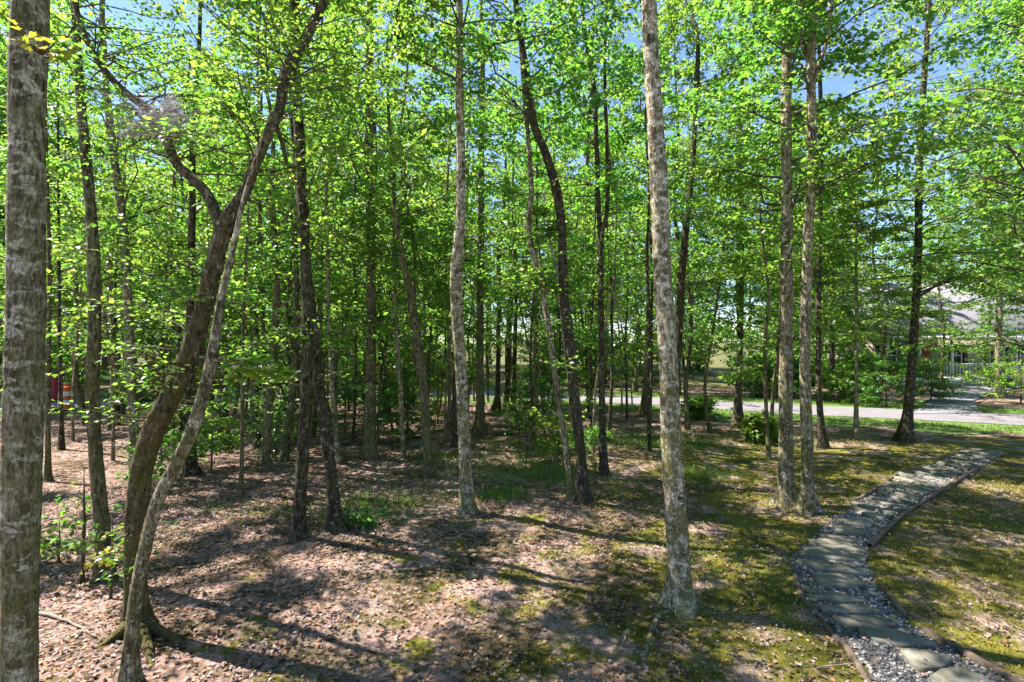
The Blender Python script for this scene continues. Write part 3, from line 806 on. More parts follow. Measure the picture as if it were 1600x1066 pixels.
# ------------------------------------------------------------------ forest trees behind (variants copied)
VAR = []
def variant(seed, H, r0, zlo, rmax, nbr, per, leaf, bark, lmat, bend=.35):
    rng = np.random.default_rng(seed)
    n = 7
    p = np.zeros((n, 3)); p[:, 2] = np.linspace(-.15, H, n)
    p[1:, :2] = np.cumsum(rng.normal(0, bend*.5, (n-1, 2)), 0)
    M, pp_, _ = trunk_mesh(p, np.linspace(r0, .02, n)*np.array([1]+[1.0]*(n-1)), 8, rng, .06, .5, .3, .5)
    ax = lambda z, a=pp_: (np.interp(z, a[:, 2], a[:, 0]), np.interp(z, a[:, 2], a[:, 1]))
    LM, BM = crown(ax, zlo, H-.3, rmax, nbr, per, leaf, rng, subs=6)
    return (M.mesh('trunk', BARK[bark], True), BM.mesh('branches', M_BRANCH, True), LM.mesh('crown', lmat))
mids = [variant(100+i, H, r0, zl, rm, int(nb_*.8), 24, .115, bk, lm) for i, (H, r0, zl, rm, nb_, bk, lm) in enumerate([
    (11,.085,1.9,2.3,38,'dark',M_LEAF), (8,.05,1.5,1.9,32,'olive',M_LEAF), (13,.11,2.3,2.8,42,'olive',M_LEAF), (6.5,.045,1.2,1.8,30,'dark',M_LEAF2),
    (12,.10,1.8,2.6,40,'grey',M_LEAF), (9.5,.07,2.0,2.2,34,'olive',M_LEAF)])]
wides = [variant(400+i, H, r0, zl, rm, int(nb_*.75), 38, .105, bk, M_LEAF) for i, (H, r0, zl, rm, nb_, bk) in enumerate([
    (12,.10,2.6,4.0,62,'dark'), (13,.11,3.0,4.3,66,'grey'), (10,.07,2.4,3.0,48,'olive')])]
fars = [variant(200+i, H, r0, zl, rm, int(nb_*.9), 30, .16, bk, lm) for i, (H, r0, zl, rm, nb_, bk, lm) in enumerate([
    (16,.17,2.2,3.6,60,'dark',M_LEAF), (18,.20,2.6,4.0,64,'grey',M_LEAF), (14,.13,1.4,3.3,56,'olive',M_LEAF), (15,.15,1.8,3.4,56,'dark',M_LEAF2)])]
sparse = [variant(300+i, H, r0, zl, rm, nb_, 46, .15, bk, M_LEAF) for i, (H, r0, zl, rm, nb_, bk) in enumerate([
    (15,.11,6.5,2.4,11,'dark'), (17,.13,8.0,2.8,12,'olive')])]

def place(meshes, x, y, sc, rz, label, group, name='tree', hs=1.0):
    r = empty(name, (x, y, float(gz(x, y))), label, 'tree', group, rz)
    r.scale = (sc, sc, sc*hs)
    for nm, me in zip(('trunk', 'branches', 'crown'), meshes):
        o = bpy.data.objects.new(nm, me); col.objects.link(o); o.parent = r
        if nm != 'trunk': o['kind'] = 'stuff'
    KEEP.append((x, y))
    return r
def free(x, y, d):
    return all((x-a)**2+(y-b)**2 > d*d for a, b in KEEP)
rng = np.random.default_rng(77)
def px_of(x, y): return 800+F*x/y
NEARBY = [(35,'big banded trunk'), (165,'wavy olive trunk'), (230,'mossy leaning tree'), (298,'hollow-footed trunk'), (376,'pencil-thin stem'), (410,'touching pair of stems'), (464,'straight dark trunk'),
          (526,'left-leaning dark trunk'), (578,'straight olive trunk'), (670,'bowed olive trunk'), (730,'pale-blotched slender trunk'), (790,'roadside row of stems'), (850,'dense evergreen bush'), (905,'crossing clump'),
          (943,'forking dark trunk'), (1062,'lone pale trunk'), (1152,'white-streaked dark trunk'), (1245,'close pair'), (1337,'slim pale-footed tree'), (1415,'dark bare trunk'), (1500,'drive'), (1600,'house porch')]
def nearby(p): return min(NEARBY, key=lambda q: abs(q[0]-p))[1]
cnt = 0
# the stand of slim trees between the clearing and the road
tries = 0
while cnt < 50 and tries < 6000:
    tries += 1
    y = rng.uniform(11.5, 27); x = rng.uniform(-1.15, .95)*y-1.5
    p = px_of(x, y)
    if road_dist(x, y) < 2.6 or not free(x, y, .95): continue
    if p > 960 and rng.random() > .10: continue
    if y < 16 and rng.random() > .35: continue
    if x < -8 and y < 17: continue
    if y < 16 and 500 < p < 960 and rng.random() > .45: continue
    if 78 < p < 114 and y < 24: continue
    k = rng.integers(0, 6)
    place(mids[k], x, y, rng.uniform(.8, 1.15), rng.uniform(0, 6.28),
          ['slim dark forest tree', 'thin olive young tree', 'tall olive forest tree', 'short deep-green understorey tree', 'grey-barked forest tree', 'slender olive tree'][k]+' this side of the road behind the '+nearby(p),
          ['slim dark trees before the road', 'thin olive young trees before the road', 'tall olive trees before the road', 'short deep-green trees before the road', 'grey-barked trees before the road', 'slender olive trees before the road'][k], hs=rng.uniform(.9, 1.1))
    cnt += 1
poles = [variant(500+i, H, r0, zl, 1.5, nb_, 13, .12, bk, M_LEAF, .22) for i, (H, r0, zl, nb_, bk) in enumerate([
    (9,.045,3.4,13,'olive'), (10,.055,4.2,14,'dark'), (8,.035,2.8,12,'grey'), (11,.06,4.8,14,'grey'), (7,.03,2.4,10,'olive')])]
cnt = tries = 0
while cnt < 62 and tries < 6000:
    tries += 1
    y = rng.uniform(11.5, 27); x = rng.uniform(-.95, .28)*y
    p = px_of(x, y)
    if road_dist(x, y) < 2.4 or not free(x, y, .5): continue
    if 78 < p < 114 and y < 24: continue
    k = rng.integers(0, 5)
    place(poles[k], x, y, rng.uniform(.8, 1.15), rng.uniform(0, 6.28),
          ['olive pole-thin sapling', 'dark pole-thin sapling', 'grey whip-thin sapling', 'tall grey pole sapling', 'short olive sapling'][k]+' this side of the road behind the '+nearby(p),
          ['olive pole saplings', 'dark pole saplings', 'grey whip saplings', 'tall grey pole saplings', 'short olive saplings'][k], 'sapling', rng.uniform(.9, 1.15))
    cnt += 1
# woods beyond the road
cnt = tries = 0
while cnt < 175 and tries < 9000:
    tries += 1
    y = rng.uniform(24, 66); x = rng.uniform(-1.15, 1.15)*y
    rd = road_dist(x, y); p = px_of(x, y)
    k0 = int(np.argmin(np.abs(ROAD[:, 0]-x)))
    if rd < 3.4 or y < ROAD[k0, 1]: continue
    if not free(x, y, 1.5): continue
    if 1330 < p < 1660 and 22 < y < 46 and not (x < 24): continue       # house, drive
    if 1390 < p < 1590 and y < 47 and rng.random() < .7: continue
    k = rng.integers(0, 4)
    hs = rng.uniform(.85, 1.1) if p > 1280 else rng.uniform(1.0, 1.6)
    place(fars[k], x, y, rng.uniform(.8, 1.15), rng.uniform(0, 6.28),
          ['dark-trunked woodland tree', 'tall grey woodland tree', 'low-branched olive woodland tree', 'deep-green woodland tree'][k]+' beyond the road behind the '+nearby(p),
          ['dark trees beyond the road', 'grey trees beyond the road', 'olive trees beyond the road', 'deep-green trees beyond the road'][k], hs=hs)
    cnt += 1
for (a, y, k) in [(1668,12.5,0), (1735,9.5,1), (1650,16.5,1), (1702,14.5,0), (1760,12,1), (1800,17,0)]:
    place(wides[k], (a-800)/F*y, y, 1.0, rng.uniform(0, 6.28), 'wide-branching tree reaching over the path from beside the gravel drive', 'wide trees reaching over the path')
place(wides[2], (1498-800)/F*20.0, 24.5, 1.1, 1.0, 'slim wide-branching tree at the mouth of the drive across the road', None)
place(fars[2], (1470-800)/F*31.0, 31.0, .8, 1.0, 'low-branched olive tree standing between the drive and the porch', None)
place(fars[0], (1610-800)/F*30.0, 30.0, .9, 2.2, 'dark-trunked low-branched tree beside the forecourt of the house', None)
place(mids[1], (1400-800)/F*29.0, 29.0, 1.0, 2.2, 'thin olive young tree in front of the porch steps', None)
place(fars[2], (1545-800)/F*33.0, 33.0, .6, 3.0, 'short low-branched olive tree right in front of the porch rail', None)
place(wides[2], (1205-800)/F*18.5, 18.5, .95, 2.0, 'slim wide-branching tree on the grass behind the close pair', None)
place(wides[2], (1110-800)/F*17.0, 17.0, .9, 4.0, 'slim wide-branching tree at the grass edge just past the lone pale trunk', None)
# unseen thin-crowned trees added beside the view, sunward, to dapple the ground
for (x, y, k) in [(-16,5,1), (-18,12,0), (-12.5,9.5,1)]:
    place(sparse[k], x, y, 1.0, rng.uniform(0, 6.28), 'thin-crowned tall tree standing past the big banded trunk', 'unseen shade-casting trees past the banded trunk')

# ------------------------------------------------------------------ saplings and shrubs
def shrub(px, py, h, r, n, leaf, label, mat=M_LEAF2, per=16, name='shrub', cat='shrub', lobes=False, seed=0, up=.5, group=None, zlo=.1, Y=None):
    base = G(px, py); rng = np.random.default_rng(seed+int(px))
    root = empty(name, base, label, cat, group)
    LM, BM = crown(lambda z: (base[0], base[1]), base[2]+zlo, base[2]+h*.85, r, n, per, leaf, rng, prof=lambda t: .55+.5*math.sin(math.pi*min(1, t+.15)), subs=5, lobes=lobes, up=up, flat=.6)
    tube(BM, np.array([base+[0, 0, -.08], base+[.02, .01, h*.45], base+[.0, .03, h*.92]]), np.array([.012+.010*h, .008+.006*h, .004]), 6)
    tag(BM.obj('stems', M_BRANCH, root, True, base), kind='stuff'); tag(LM.obj('foliage', mat, root, False, base), kind='stuff')
    return root
shrub(553,690, 2.2, .95, 26, .085, 'dark evergreen shrub growing at the foot of the straight olive trunk')
shrub(430,715, 1.7, .9, 18, .09, 'low dark leafy shrub behind the straight dark trunk by the fern patch')
shrub(848,648, 3.2, 1.2, 34, .10, 'dense dark evergreen bush between the crossing clump and the road')
shrub(822,725, 1.5, .8, 14, .09, 'small open sapling with drooping leaves left of the crossing clump', name='sapling', cat='sapling', mat=M_LEAF)
shrub(870,705, 1.1, .8, 13, .10, 'low leafy seedling clump behind the crossing stems', mat=M_LEAF)
shrub(935,715, .8, .6, 9, .09, 'little leafy shrub at the foot of the forking dark trunk', mat=M_LEAF)
shrub(330,735, 1.3, .8, 14, .10, 'loose green sapling among the thin stems behind the mossy tree', name='sapling', cat='sapling', mat=M_LEAF)
shrub(250,760, 1.2, .7, 12, .10, 'leafy seedling growing behind the mossy leaning trunk', mat=M_LEAF, name='sapling', cat='sapling')
shrub(128,905, 1.5, .45, 7, .08, 'sparse broad-leaved seedling between the banded trunk and the wavy olive trunk', name='sapling', cat='sapling', mat=M_LEAF, lobes=True, per=4, zlo=.35)
shrub(172,935, 1.0, .26, 4, .08, 'thin yellow-green seedling in front of the wavy olive trunk', name='sapling', cat='sapling', mat=M_LEAFY, lobes=True, per=3, zlo=.5)
shrub(90,880, .6, .35, 7, .09, 'small pale ground plant beside the big banded trunk', mat=M_LEAF, per=6)
shrub(560,824, .22, .22, 8, .10, 'dark fern-like plant at the foot of the left-leaning dark trunk', per=5, up=.7, zlo=.02)
shrub(243,622, 2.6, 1.3, 26, .16, 'orange and yellow autumn shrub near the road', mat=M_LEAFO)
shrub(215,628, 2.2, 1.0, 18, .16, 'golden-leaved shrub near the road', mat=M_LEAFY)
shrub(330,620, 2.2, 1.2, 22, .16, 'yellow-green shrub beyond the thin leaning stem', mat=M_LEAFY)
shrub(618,618, 3.4, 1.5, 30, .16, 'sunny yellow-green shrub in front of the pale blue house', mat=M_LEAFY)
shrub(134,612, 1.8, .6, 12, .15, 'yellowing shrub beside the traffic drum', mat=M_LEAFY)
for i_, (a, b, h, r) in enumerate([(1180,620,2.0,1.2), (1090,655,.9,.5), (1310,628,1.8,1.3), (1385,636,2.6,1.4), (1455,628,2.2,1.0), (1595,632,2.6,1.7), (1345,622,1.6,1.2), (1560,606,1.4,1.2), (1190,690,.8,.4), (1240,622,2.2,1.4)]):
    shrub(a, b, h, r, 26, .14, ['round green shrub on the far bank of the road behind the ', 'leafy young shrub on the near grass by the '][0 if b < 640 else 1]+nearby(a), mat=M_LEAF if i_ % 3 else M_LEAF2, per=18, seed=i_, group=['shrubs on the far bank', 'young shrubs on the near grass'][0 if b < 640 else 1])
rng = np.random.default_rng(31)
for i_ in range(44):                     # undergrowth along the far woods
    a = rng.uniform(0, 1380); b = rng.uniform(582, 604)
    X_, Y_, _ = G(a, b)
    if road_dist(X_, Y_) < 3.6: continue
    shrub(a, b, rng.uniform(2.0, 4.0), rng.uniform(1.4, 2.6), 22, .26, 'leafy understorey shrub beyond the road behind the '+nearby(a), mat=[M_LEAF, M_LEAF2, M_LEAF][i_ % 3], per=14, seed=900+i_, group='understorey shrubs beyond the road')
for i_ in range(20):                     # low seedlings scattered through the stand
    a = rng.uniform(80, 900); b = rng.uniform(618, 690)
    X_, Y_, _ = G(a, b)
    if road_dist(X_, Y_) < 2.8 or a < 125: continue
    shrub(a, b, rng.uniform(.8, 2.6), rng.uniform(.5, 1.2), 15, .12, 'low seedling this side of the road near the '+nearby(a), mat=[M_LEAF, M_LEAF2][i_ % 2], per=10, seed=500+i_, group='seedlings in the stand before the road', name='seedling', cat='seedling')

# ------------------------------------------------------------------ stuff: fallen leaves, grass, moss tufts
def scatter(n, y0, y1, rng, wide=1.12):
    y = np.sqrt(rng.uniform(y0*y0, y1*y1, n)); x = rng.uniform(-wide, wide, n)*y
    return np.stack([x, y], -1)
rng = np.random.default_rng(9)
p = np.vstack([scatter(70000, 3.6, 11, rng), scatter(40000, 11, 25, rng)])
# thinner on moss and bare soil in the middle and on the right
fx = 800+F*p[:, 0]/p[:, 1]; fy = HOR+F*CAMZ/p[:, 1]
dens = np.where(fx < 560, 1.0, np.where(fx < 1000, .45, .36))
dens = np.where((fy < 800) & (fx < 1100), np.maximum(dens, .8), dens)
clump = .5+.5*np.sin(p[:, 0]*2.1+np.sin(p[:, 1]*1.7)*2)*np.sin(p[:, 1]*1.9+np.sin(p[:, 0]*1.3)*2)
rdv = np.array([road_dist(*q) for q in p])
onp = on_path_v(p)
keep = (rng.random(len(p)) < dens*(.35+.9*clump)) & (rdv > 2.4) & (~onp | (rng.random(len(p)) < .4)) & (fy < 1120)
p, onp = p[keep], onp[keep]; n = len(p)
pos = np.column_stack([p, gz(p[:, 0], p[:, 1])+rng.uniform(.006, .03, n)+onp*.03])
an = rng.uniform(0, 6.28, n)
d = np.stack([np.cos(an), np.sin(an), rng.normal(0, .25, n)], -1)
M = MB(); kite(M, pos, d, np.array([0, 0, 1])+rng.normal(0, .38, (n, 3)), rng.uniform(.022, .06, n), .36)
tag(M.obj('fallen_leaves', M_LITTER), 'scattered dry brown and pinkish fallen leaves on the forest floor', 'leaf litter', kind='stuff')

def grass(M, cx, cy, rx, ry, n, h, rng):
    x = cx+rng.normal(0, rx, n); y = cy+rng.normal(0, ry, n)
    z = gz(x, y)+.005
    an = rng.uniform(0, 6.28, n); hh = h*rng.uniform(.5, 1.3, n); w = .006+.004*rng.random(n)
    b = np.stack([x, y, z], -1); s = np.stack([np.cos(an), np.sin(an), 0*an], -1)*w[:, None]
    le = np.stack([np.cos(an+1.57), np.sin(an+1.57), 0*an], -1)*(hh*rng.uniform(.1, .8, n))[:, None]
    mid = b+le*.35+np.array([0, 0, 1])*(hh*.6)[:, None]; tip = b+le+np.array([0, 0, 1])*(hh*.95)[:, None]
    v = np.stack([b-s, b+s, mid+s*.7, mid-s*.7, tip], 1).reshape(-1, 3)
    k = np.arange(n)[:, None]*5
    M.add(v, k+np.array([[0, 1, 2, 3]])); M.f.append(k+np.array([[3, 2, 4]])+M.n-len(v))
M = MB(); rng = np.random.default_rng(21)
for (a, b, rx, ry, n, h) in [(595,788,.7,.55,1000,.09), (560,800,.4,.35,380,.07), (800,735,1.1,.6,1500,.09), (865,742,.55,.5,700,.11), (780,775,.3,.2,500,.11), (1000,690,1.6,.8,2600,.12),
                             (700,715,.6,.4,500,.11), (1095,740,.4,.3,500,.1), (420,800,.6,.3,250,.1), (1190,930,.5,.3,350,.05), (1130,870,.6,.4,350,.05)]:
    g_ = G(a, b); grass(M, g_[0], g_[1], rx, ry, n, h, rng)
tag(M.obj('grass', M_GRASS), 'short green grass in the clearing', 'grass', kind='stuff')
M = MB(); q = scatter(70000, 3.6, 12, rng)
mreg = .15*q[:, 0]+.38-.055*q[:, 1]+.9*np.sin(1.9*q[:, 0]+np.sin(1.3*q[:, 1])*1.5)*np.sin(1.6*q[:, 1]+1.)*.5+rng.normal(0, .25, len(q))
q = q[(mreg > .25) & ~on_path_v(q)]
grass(M, q[:, 0], q[:, 1], 0.0, 0.0, len(q), .024, rng)
tag(M.obj('moss', leaf_mat('moss_tuft', [(.06,.07,.01), (.14,.14,.019), (.25,.22,.04)], [(.18,.22,.02), (.35,.35,.03)], tr=.25)), 'short olive moss carpet around the stone path', 'moss', kind='stuff')
M = MB()
# roadside grass
for kq in range(0, len(ROAD)):
    x, y = ROAD[kq][:2]
    if abs(x) > y*1.1 or y < 8: continue
    t = unit(ROAD[min(kq+1, len(ROAD)-1)]-ROAD[max(kq-1, 0)])
    sd = np.array([-t[1], t[0]])
    for sg in (-1, 1):
        c_ = np.array([x, y])+sd*sg*(3.0 if y < 27 else 2.75)
        nn = 230 if (x > 3) else 60
        if 20 < x < 25 and c_[1] > y: continue
        grass(M, c_[0], c_[1], .6, .55, int(nn*1.3), .10, rng)
tag(M.obj('grass', M_GRASS), 'mown green grass along the road edges', 'grass', kind='stuff')

# fallen sticks
def stick(pix, r, label, up=.02):
    q = spline([G(*x)+np.array([0, 0, up]) for x in pix], .08); q[:, 2] += R.normal(0, .006, len(q))
    M = MB(); tube(M, q, np.linspace(r, r*.5, len(q)), 6, .15)
    b = q[0].copy()
    tag(M.obj('fallen_branch', M_TWIG, None, True, b), label, 'branch')
stick([(330,765),(350,760),(362,762),(380,757)], .014, 'short curved dead stick on leaves beyond the mossy tree')
stick([(538,925),(556,915),(562,908)], .010, 'thin dead twig on the shaded soil before the fern patch')
stick([(395,925),(450,920),(480,924)], .010, 'long thin dead twig on pink leaves beside the thin leaning stem')
stick([(640,655),(680,659),(730,657)], .035, 'dark fallen branch lying behind the bowed olive trunk')
stick([(1105,748),(1135,760),(1152,768)], .016, 'fallen branch on dark litter between the lone pale trunk and the close pair')
stick([(1440,690),(1470,684),(1490,679)], .03, 'rotting branch beside the foot of the dark bare trunk')
stick([(1584,702),(1612,704),(1650,705)], .07, 'dark log end beside the gravel at the top of the path')
stick([(62,960),(110,975),(150,998)], .02, 'dead branch on leaves between the banded trunk and the mossy foot')
stick([(455,1010),(470,985),(480,1000)], .007, 'tiny dry twig standing in shaded leaves')
stick([(1275,1046),(1330,1042),(1350,1038)], .008, 'black twig lying against the timber edging')

# ------------------------------------------------------------------ webworm nest in the crooked limb
M_SILK, nt, out = new_mat('webworm_silk'); n = N(nt)
tc = n.node('ShaderNodeTexCoord').outputs['Object']
f = n.noise(n.mapping(tc, (20, 20, 60)), 1.0, 6, .7)
d_ = n.bsdf(n.ramp(f, [(.3, (.26,.20,.20)), (.6, (.58,.50,.53))]), .8)
tr_ = n.node('ShaderNodeBsdfTransparent'); mx = n.node('ShaderNodeMixShader')
n.ln(n.ramp(f, [(.40, .12), (.58, .85)]), mx.inputs[0]); n.ln(tr_.outputs[0], mx.inputs[1]); n.ln(d_, mx.inputs[2]); n.ln(mx.outputs[0], out.inputs[0])
Yn = Y4-.05
nb_ = P(245, 190, Yn)
nest = empty('webworm_nest', nb_, 'grey-mauve silk webworm nest wrapped around twigs on the crooked limb', 'web nest')
rng = np.random.default_rng(14)
for (a, b, rx, ry, rot) in [(262,188,13,22,.5), (222,200,24,9,-.3), (262,163,7,14,.6), (243,207,28,6,.1), (198,210,13,4,0), (272,200,9,8,.4), (235,185,20,7,-.5), (280,175,16,4,.7), (225,178,14,4,.5)]:
    c_ = P(a, b, Yn); m_ = Yn/F
    th_, ph_ = np.meshgrid(np.linspace(0, 2*np.pi, 20, endpoint=False), np.linspace(.12, np.pi-.12, 11))
    rr = 1+.28*np.sin(3*th_+rng.uniform(0, 6))*np.sin(2*ph_+rng.uniform(0, 6))+rng.normal(0, .24, th_.shape)
    lx, ly, lz = rr*np.sin(ph_)*np.cos(th_)*rx*m_, rr*np.sin(ph_)*np.sin(th_)*min(rx, ry)*m_*.8, rr*np.cos(ph_)*ry*m_
    v = np.stack([c_[0]+lx*math.cos(rot)+lz*math.sin(rot), c_[1]+ly, c_[2]-lx*math.sin(rot)+lz*math.cos(rot)], -1).reshape(-1, 3)
    i = np.arange(10)[:, None]*20; j = np.arange(20)[None]; j2 = (j+1) % 20
    q = np.stack([i+j, i+j2, i+20+j2, i+20+j], -1).reshape(-1, 4)
    q = q[rng.random(len(q)) > .30]
    M = MB(); M.add(v, q); M.obj('silk_sheet', M_SILK, nest, True, nb_)
M_STR = simple_mat('silk_strand', (.46,.40,.40), .8, .2)
M = MB()
for k in range(260):
    a = P(rng.normal(240, 32), rng.normal(188, 18), Yn+rng.normal(0, .12)); b = a+rng.normal(0, 1, 3)*np.array([.22, .12, .10])
    tube(M, np.array([a, (a+b)/2-[0, 0, .01], b]), .0016, 3, cap=False)
tag(M.obj('silk_strands', M_STR, nest, False, nb_), kind='stuff')
M = MB(); pz = rng.normal(0, 1, (26, 3))*np.array([.2, .1, .11])+nb_
kite(M, pz, rng.normal(0, 1, (26, 3)), rng.normal(0, 1, (26, 3)), rng.uniform(.04, .08, 26))
tag(M.obj('trapped_leaves', M_LITTER, nest, False, nb_), kind='stuff')

# ------------------------------------------------------------------ things by the road
M_OR = simple_mat('drum_orange', (.75,.13,.03), .5, .1); M_WH = simple_mat('white_paint', (.72,.72,.70), .6, .1); M_RUB = simple_mat('black_rubber', (.02,.02,.02), .8, .2)
M_MAR = simple_mat('drum_maroon', (.30,.03,.05), .5, .15)
def lathe(M, prof, c, sides=20):
    a = np.linspace(0, 2*np.pi, sides, endpoint=False)
    v = np.concatenate([np.stack([c[0]+r*np.cos(a), c[1]+r*np.sin(a), np.full(sides, c[2]+z)], -1) for r, z in prof])
    i = np.arange(len(prof)-1)[:, None]*sides; j = np.arange(sides)[None]; j2 = (j+1) % sides
    M.add(v, np.stack([i+j, i+j2, i+sides+j2, i+sides+j], -1).reshape(-1, 4))
def drum(px, py, s, cb, label, banded):
    b = G(px, py); t = empty('traffic_drum', b, label, 'traffic drum')
    M = MB(); lathe(M, [(0,0.0),(.40*s,0.0),(.40*s,.06*s),(.30*s,.08*s)], b); M.obj('base', M_RUB, t, False, b)
    zs = np.linspace(.08, 1.0, 6)*s; rs = np.linspace(.29, .235, 6)*s
    for k in range(5):
        M = MB(); lathe(M, [(rs[k], zs[k]), (rs[k]*.985, (zs[k]+zs[k+1])/2), (rs[k+1]+.006, zs[k+1]-.01*s), (rs[k+1], zs[k+1])], b)
        M.obj('band', (M_WH if (banded and k % 2) else cb), t, True, b)
    M = MB(); lathe(M, [(.235*s,1.0*s),(.20*s,1.03*s),(.05*s,1.05*s),(.0,1.05*s)], b); M.obj('lid', cb, t, True, b)
    M = MB(); M.box(b[0]-.09*s, b[0]+.09*s, b[1]-.02, b[1]+.02, b[2]+1.045*s, b[2]+1.13*s); M.obj('handle', cb, t, False, b)
drum(103, 641, 1.0, M_OR, 'orange traffic drum with white bands at the road edge', True)
drum(85, 628, 1.25, M_MAR, 'plain maroon drum standing by the road behind the orange traffic drum', False)
# orange reflector on a post behind the crossing clump
b = G(844, 622); t = empty('reflector_post', b, 'round orange reflector on a thin post beside the dense evergreen bush', 'marker post')
M = MB(); tube(M, np.array([b+[0,0,-.1], b+[0,0,.7], b+[0,0,1.45]]), .02, 6); M.obj('post', M_TIMBER, t, True, b)
M = MB(); a = np.linspace(0, 2*np.pi, 16, endpoint=False)
v = np.vstack([np.stack([b[0]+.13*np.cos(a), np.full(16, b[1]-.04), b[2]+1.42+.15*np.sin(a)], -1), np.stack([b[0]+.13*np.cos(a), np.full(16, b[1]-.022), b[2]+1.42+.15*np.sin(a)], -1)])
M.add(v, [(k, (k+1) % 16, 16+(k+1) % 16, 16+k) for k in range(16)]); M.f.append(np.array([list(range(16)), [31-k for k in range(16)]])); M.obj('reflector', simple_mat('reflector_orange', (.75,.28,.16), .4, .05), t, False, b)

# ------------------------------------------------------------------ the house across the road
M_WALL = simple_mat('beige_siding', (.36,.31,.25), .8, .12, 2.0); M_ROOF = simple_mat('grey_shingles', (.20,.19,.21), .85, .25, 7.0, .6, .03)
M_TRIM = simple_mat('white_trim', (.70,.68,.66), .6, .06); M_SHUT = simple_mat('dark_shutter', (.035,.038,.05), .6, .1); M_DOOR = simple_mat('red_door', (.28,.03,.03), .5, .1)
M_GLASS, nt, out = new_mat('window_glass'); n = N(nt); n.ln(n.bsdf((.03,.035,.045), .06, spec=.8), out.inputs[0])
H0, H1, HY, PYF = 25.0, 42.0, 37.2, 35.0
hb = np.array([33.0, HY, 0.0])
house = empty('house', hb, 'beige single-storey house with grey roof, white porch rail and dark shutters across the road', 'house')
def part(name, mat, fn, parent=house, loc=None):
    M = MB(); fn(M); return M.obj(name, mat, parent, False, hb)
part('wall', M_WALL, lambda M: M.box(H0, H1, HY, HY+8, 0, 3.3))
part('porch_floor', M_TRIM, lambda M: M.box(H0+.5, H1, PYF, HY-.004, 0.02, .55))
def roofm(M):
    e0, e1, rz_ = 34.5, HY+8.6, 7.4; ry = (e0+e1)/2
    v = [(H0-.5,e0,3.12),(H1,e0,3.12),(H1,ry,rz_),(H0-.5,ry,rz_),(H0-.5,e1,3.12),(H1,e1,3.12),(H0-.5,e0,3.3),(H1,e0,3.3),(H1,ry,rz_+.18),(H0-.5,ry,rz_+.18),(H0-.5,e1,3.3),(H1,e1,3.3)]
    M.add(v, [(0,1,2,3),(3,2,5,4),(6,9,8,7),(9,10,11,8),(0,6,7,1),(4,5,11,10),(0,3,9,6),(3,4,10,9),(1,7,8,2),(2,8,11,5)])
rf = part('roof', M_ROOF, roofm)
o = part('fascia', M_TRIM, lambda M: M.box(H0-.52, H1, 34.44, 34.49, 3.05, 3.34), rf)
o = part('chimney', M_WALL, lambda M: M.box(36, 36.9, 39.0, 39.8, 5.0, 8.4), rf)
for x in (25.8, 28.0, 30.2, 32.4, 34.6, 36.8, 39):
    part('porch_post', M_TRIM, lambda M: M.box(x-.07, x+.07, PYF+.08, PYF+.22, .55, 3.13))
for x in np.arange(28.1, 39, .22):
    part('baluster', M_TRIM, lambda M: M.box(x-.035, x+.035, PYF+.12, PYF+.17, .62, 1.38))
part('rail', M_TRIM, lambda M: M.box(28.05, 39, PYF+.10, PYF+.19, 1.38, 1.46))
part('lower_rail', M_TRIM, lambda M: M.box(28.05, 39, PYF+.11, PYF+.18, .56, .62))
for x in (27.4, 32.1, 35.2, 37.4):
    wdw = part('window', M_TRIM, lambda M: (M.box(x-.55, x-.47, HY-.06, HY-.003, 1.2, 2.7), M.box(x+.47, x+.55, HY-.06, HY-.003, 1.2, 2.7), M.box(x-.47, x+.47, HY-.06, HY-.003, 2.62, 2.7), M.box(x-.47, x+.47, HY-.06, HY-.003, 1.2, 1.28), M.box(x-.47, x+.47, HY-.05, HY-.003, 1.92, 1.98)))
    part('pane', M_GLASS, lambda M: M.box(x-.47, x+.47, HY-.03, HY-.004, 1.28, 2.62), wdw)
    for sg in (-1, 1):
        part('shutter', M_SHUT, lambda M: M.box(x+sg*.78-.19, x+sg*.78+.19, HY-.05, HY-.003, 1.2, 2.7))
dr = part('door', M_DOOR, lambda M: M.box(29.4, 30.4, HY-.06, HY-.003, .56, 2.65))
part('door_knob', M_TRIM, lambda M: M.box(30.25, 30.32, HY-.11, HY-.06, 1.55, 1.62), dr)
for k in range(4):
    part('step', M_TRIM, lambda M: M.box(25.2, 27.8, PYF-.3*(4-k), PYF-.3*(3-k)-.003, .02, .13*(k+1)))
# hanging red flowers by the steps
sh = shrub(1395, 606, 1.7, .5, 14, .14, 'red flowering shrub beside the white porch steps', mat=leaf_mat('red_petal', [(.4,.02,.03), (.5,.05,.08), (.08,.12,.02)], [(.5,.05,.06), (.2,.3,.03)]), per=10)

# pale blue house glimpsed between trunks
M_BLUE = simple_mat('blue_siding', (.20,.30,.36), .7, .08)
hb2 = np.array([-11.0, 46.0, 0.0]); hs2 = empty('house', hb2, 'pale blue gabled house glimpsed between the slim trunks beyond the road', 'house')
def gable(M):
    x0, x1, y0, y1 = -13.2, -9.4, 44, 52
    xm = (x0+x1)/2
    v = [(x0,y0,0),(x1,y0,0),(x1,y0,4.4),(xm,y0,6.6),(x0,y0,4.4),(x0,y1,0),(x1,y1,0),(x1,y1,4.4),(xm,y1,6.6),(x0,y1,4.4)]
    M.add(v, [(0,1,6,5),(1,2,7,6),(2,3,8,7),(3,4,9,8),(4,0,5,9)]); M.f.append(np.array([(0,4,3,2,1),(5,6,7,8,9)]))
M = MB(); gable(M); M.obj('wall', M_BLUE, hs2, False, hb2)
M = MB()
v = [(-13.6,43.6,4.05),(-11.3,43.6,6.72),(-9.0,43.6,4.05),(-13.6,52.3,4.05),(-11.3,52.3,6.72),(-9.0,52.3,4.05)]
vv = np.array(v); vv2 = vv+np.array([0,0,.15])
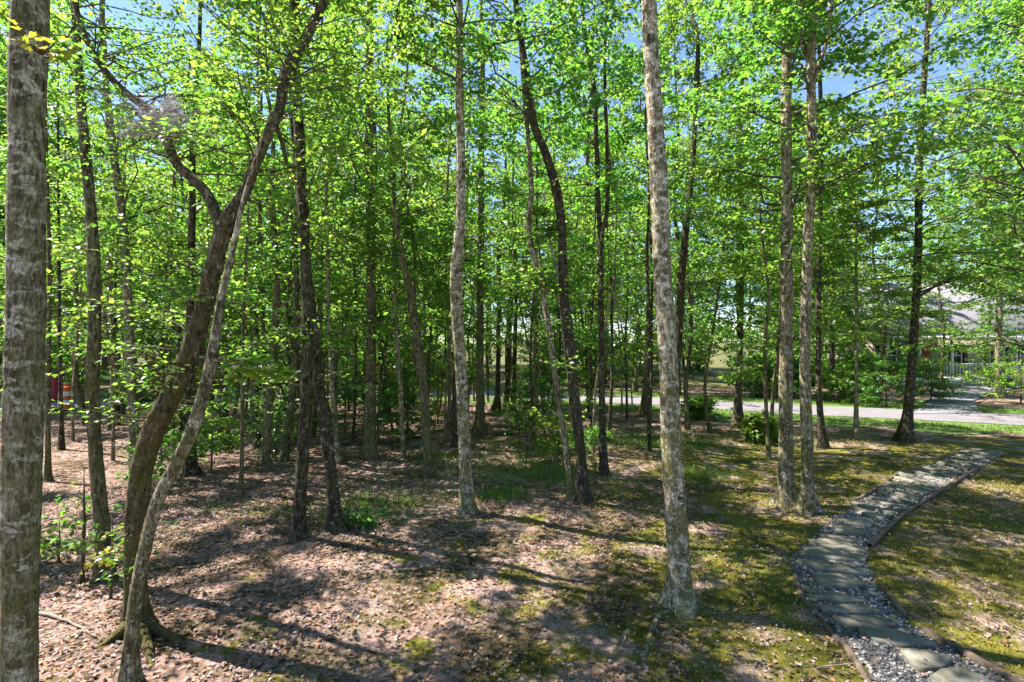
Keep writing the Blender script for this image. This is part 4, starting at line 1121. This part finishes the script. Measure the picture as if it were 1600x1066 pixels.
M.add(np.vstack([vv, vv2]), [(0,1,4,3),(1,2,5,4),(6,9,10,7),(7,10,11,8),(0,6,7,1),(1,7,8,2),(3,4,10,9),(4,5,11,10),(0,3,9,6),(2,8,11,5)]); M.obj('roof', M_ROOF, hs2, False, hb2)
for x in np.arange(-13.0, -9.5, .45):
    M = MB(); M.box(x, x+.05, 43.96, 43.998, .1, 4.3); M.obj('batten', M_TRIM, hs2, False, hb2)
# low blue-grey fence beyond the road
fb = np.array([9.5, 45.0, 0]); fn_ = empty('fence', fb, 'low blue-grey board fence beyond the road behind the lone pale trunk', 'fence')
M_FEN = simple_mat('fence_blue_grey', (.28,.36,.46), .7, .2)
for x in np.arange(4.5, 15, .3):
    M = MB(); M.box(x+.01, x+.29, 45, 45.03, .08, .95+R.normal(0, .01)); M.obj('board', M_FEN, fn_, False, fb)
for z in (.25, .75):
    M = MB(); M.box(4.4, 15.1, 45.034, 45.09, z, z+.09); M.obj('rail', M_FEN, fn_, False, fb)
for x in np.arange(4.5, 15.1, 2.1):
    M = MB(); M.box(x-.05, x+.05, 45.094, 45.19, -.1, 1.02); M.obj('post', M_FEN, fn_, False, fb)

# utility cable along the road
pole_b = np.array([-4.0, 31.6, 0.0]); pole2_b = np.array([41.0, 15.5, 0.0])
cable = MB(); t = np.linspace(0, 1, 40)[:, None]
c_ = (pole_b+[0, -.0, 6.6])*(1-t)+(pole2_b+[0, 0, 6.0])*t; c_[:, 2] -= 1.55*4*t[:, 0]*(1-t[:, 0])
tube(cable, c_, .012, 5); tag(cable.obj('utility_cable', M_RUB), 'thin dark utility cable strung along the road through the leaves', 'cable')
for b, lab in ((pole_b, 'dark wooden utility pole beyond the road among the woods'), (pole2_b, 'wooden utility pole beside the road past the drive')):
    pr_ = empty('utility_pole', b, lab, 'utility pole')
    M = MB(); tube(M, np.array([b+[0,0,-.2], b+[0,0,3.5], b+[0,0,7.2]]), np.array([.14, .12, .10]), 10); M.obj('pole', M_TIMBER, pr_, True, b)
    M = MB(); M.box(b[0]-.6, b[0]+.6, b[1]-.05, b[1]+.05, 6.85, 6.96); M.obj('cross_arm', M_TIMBER, pr_, False, b)
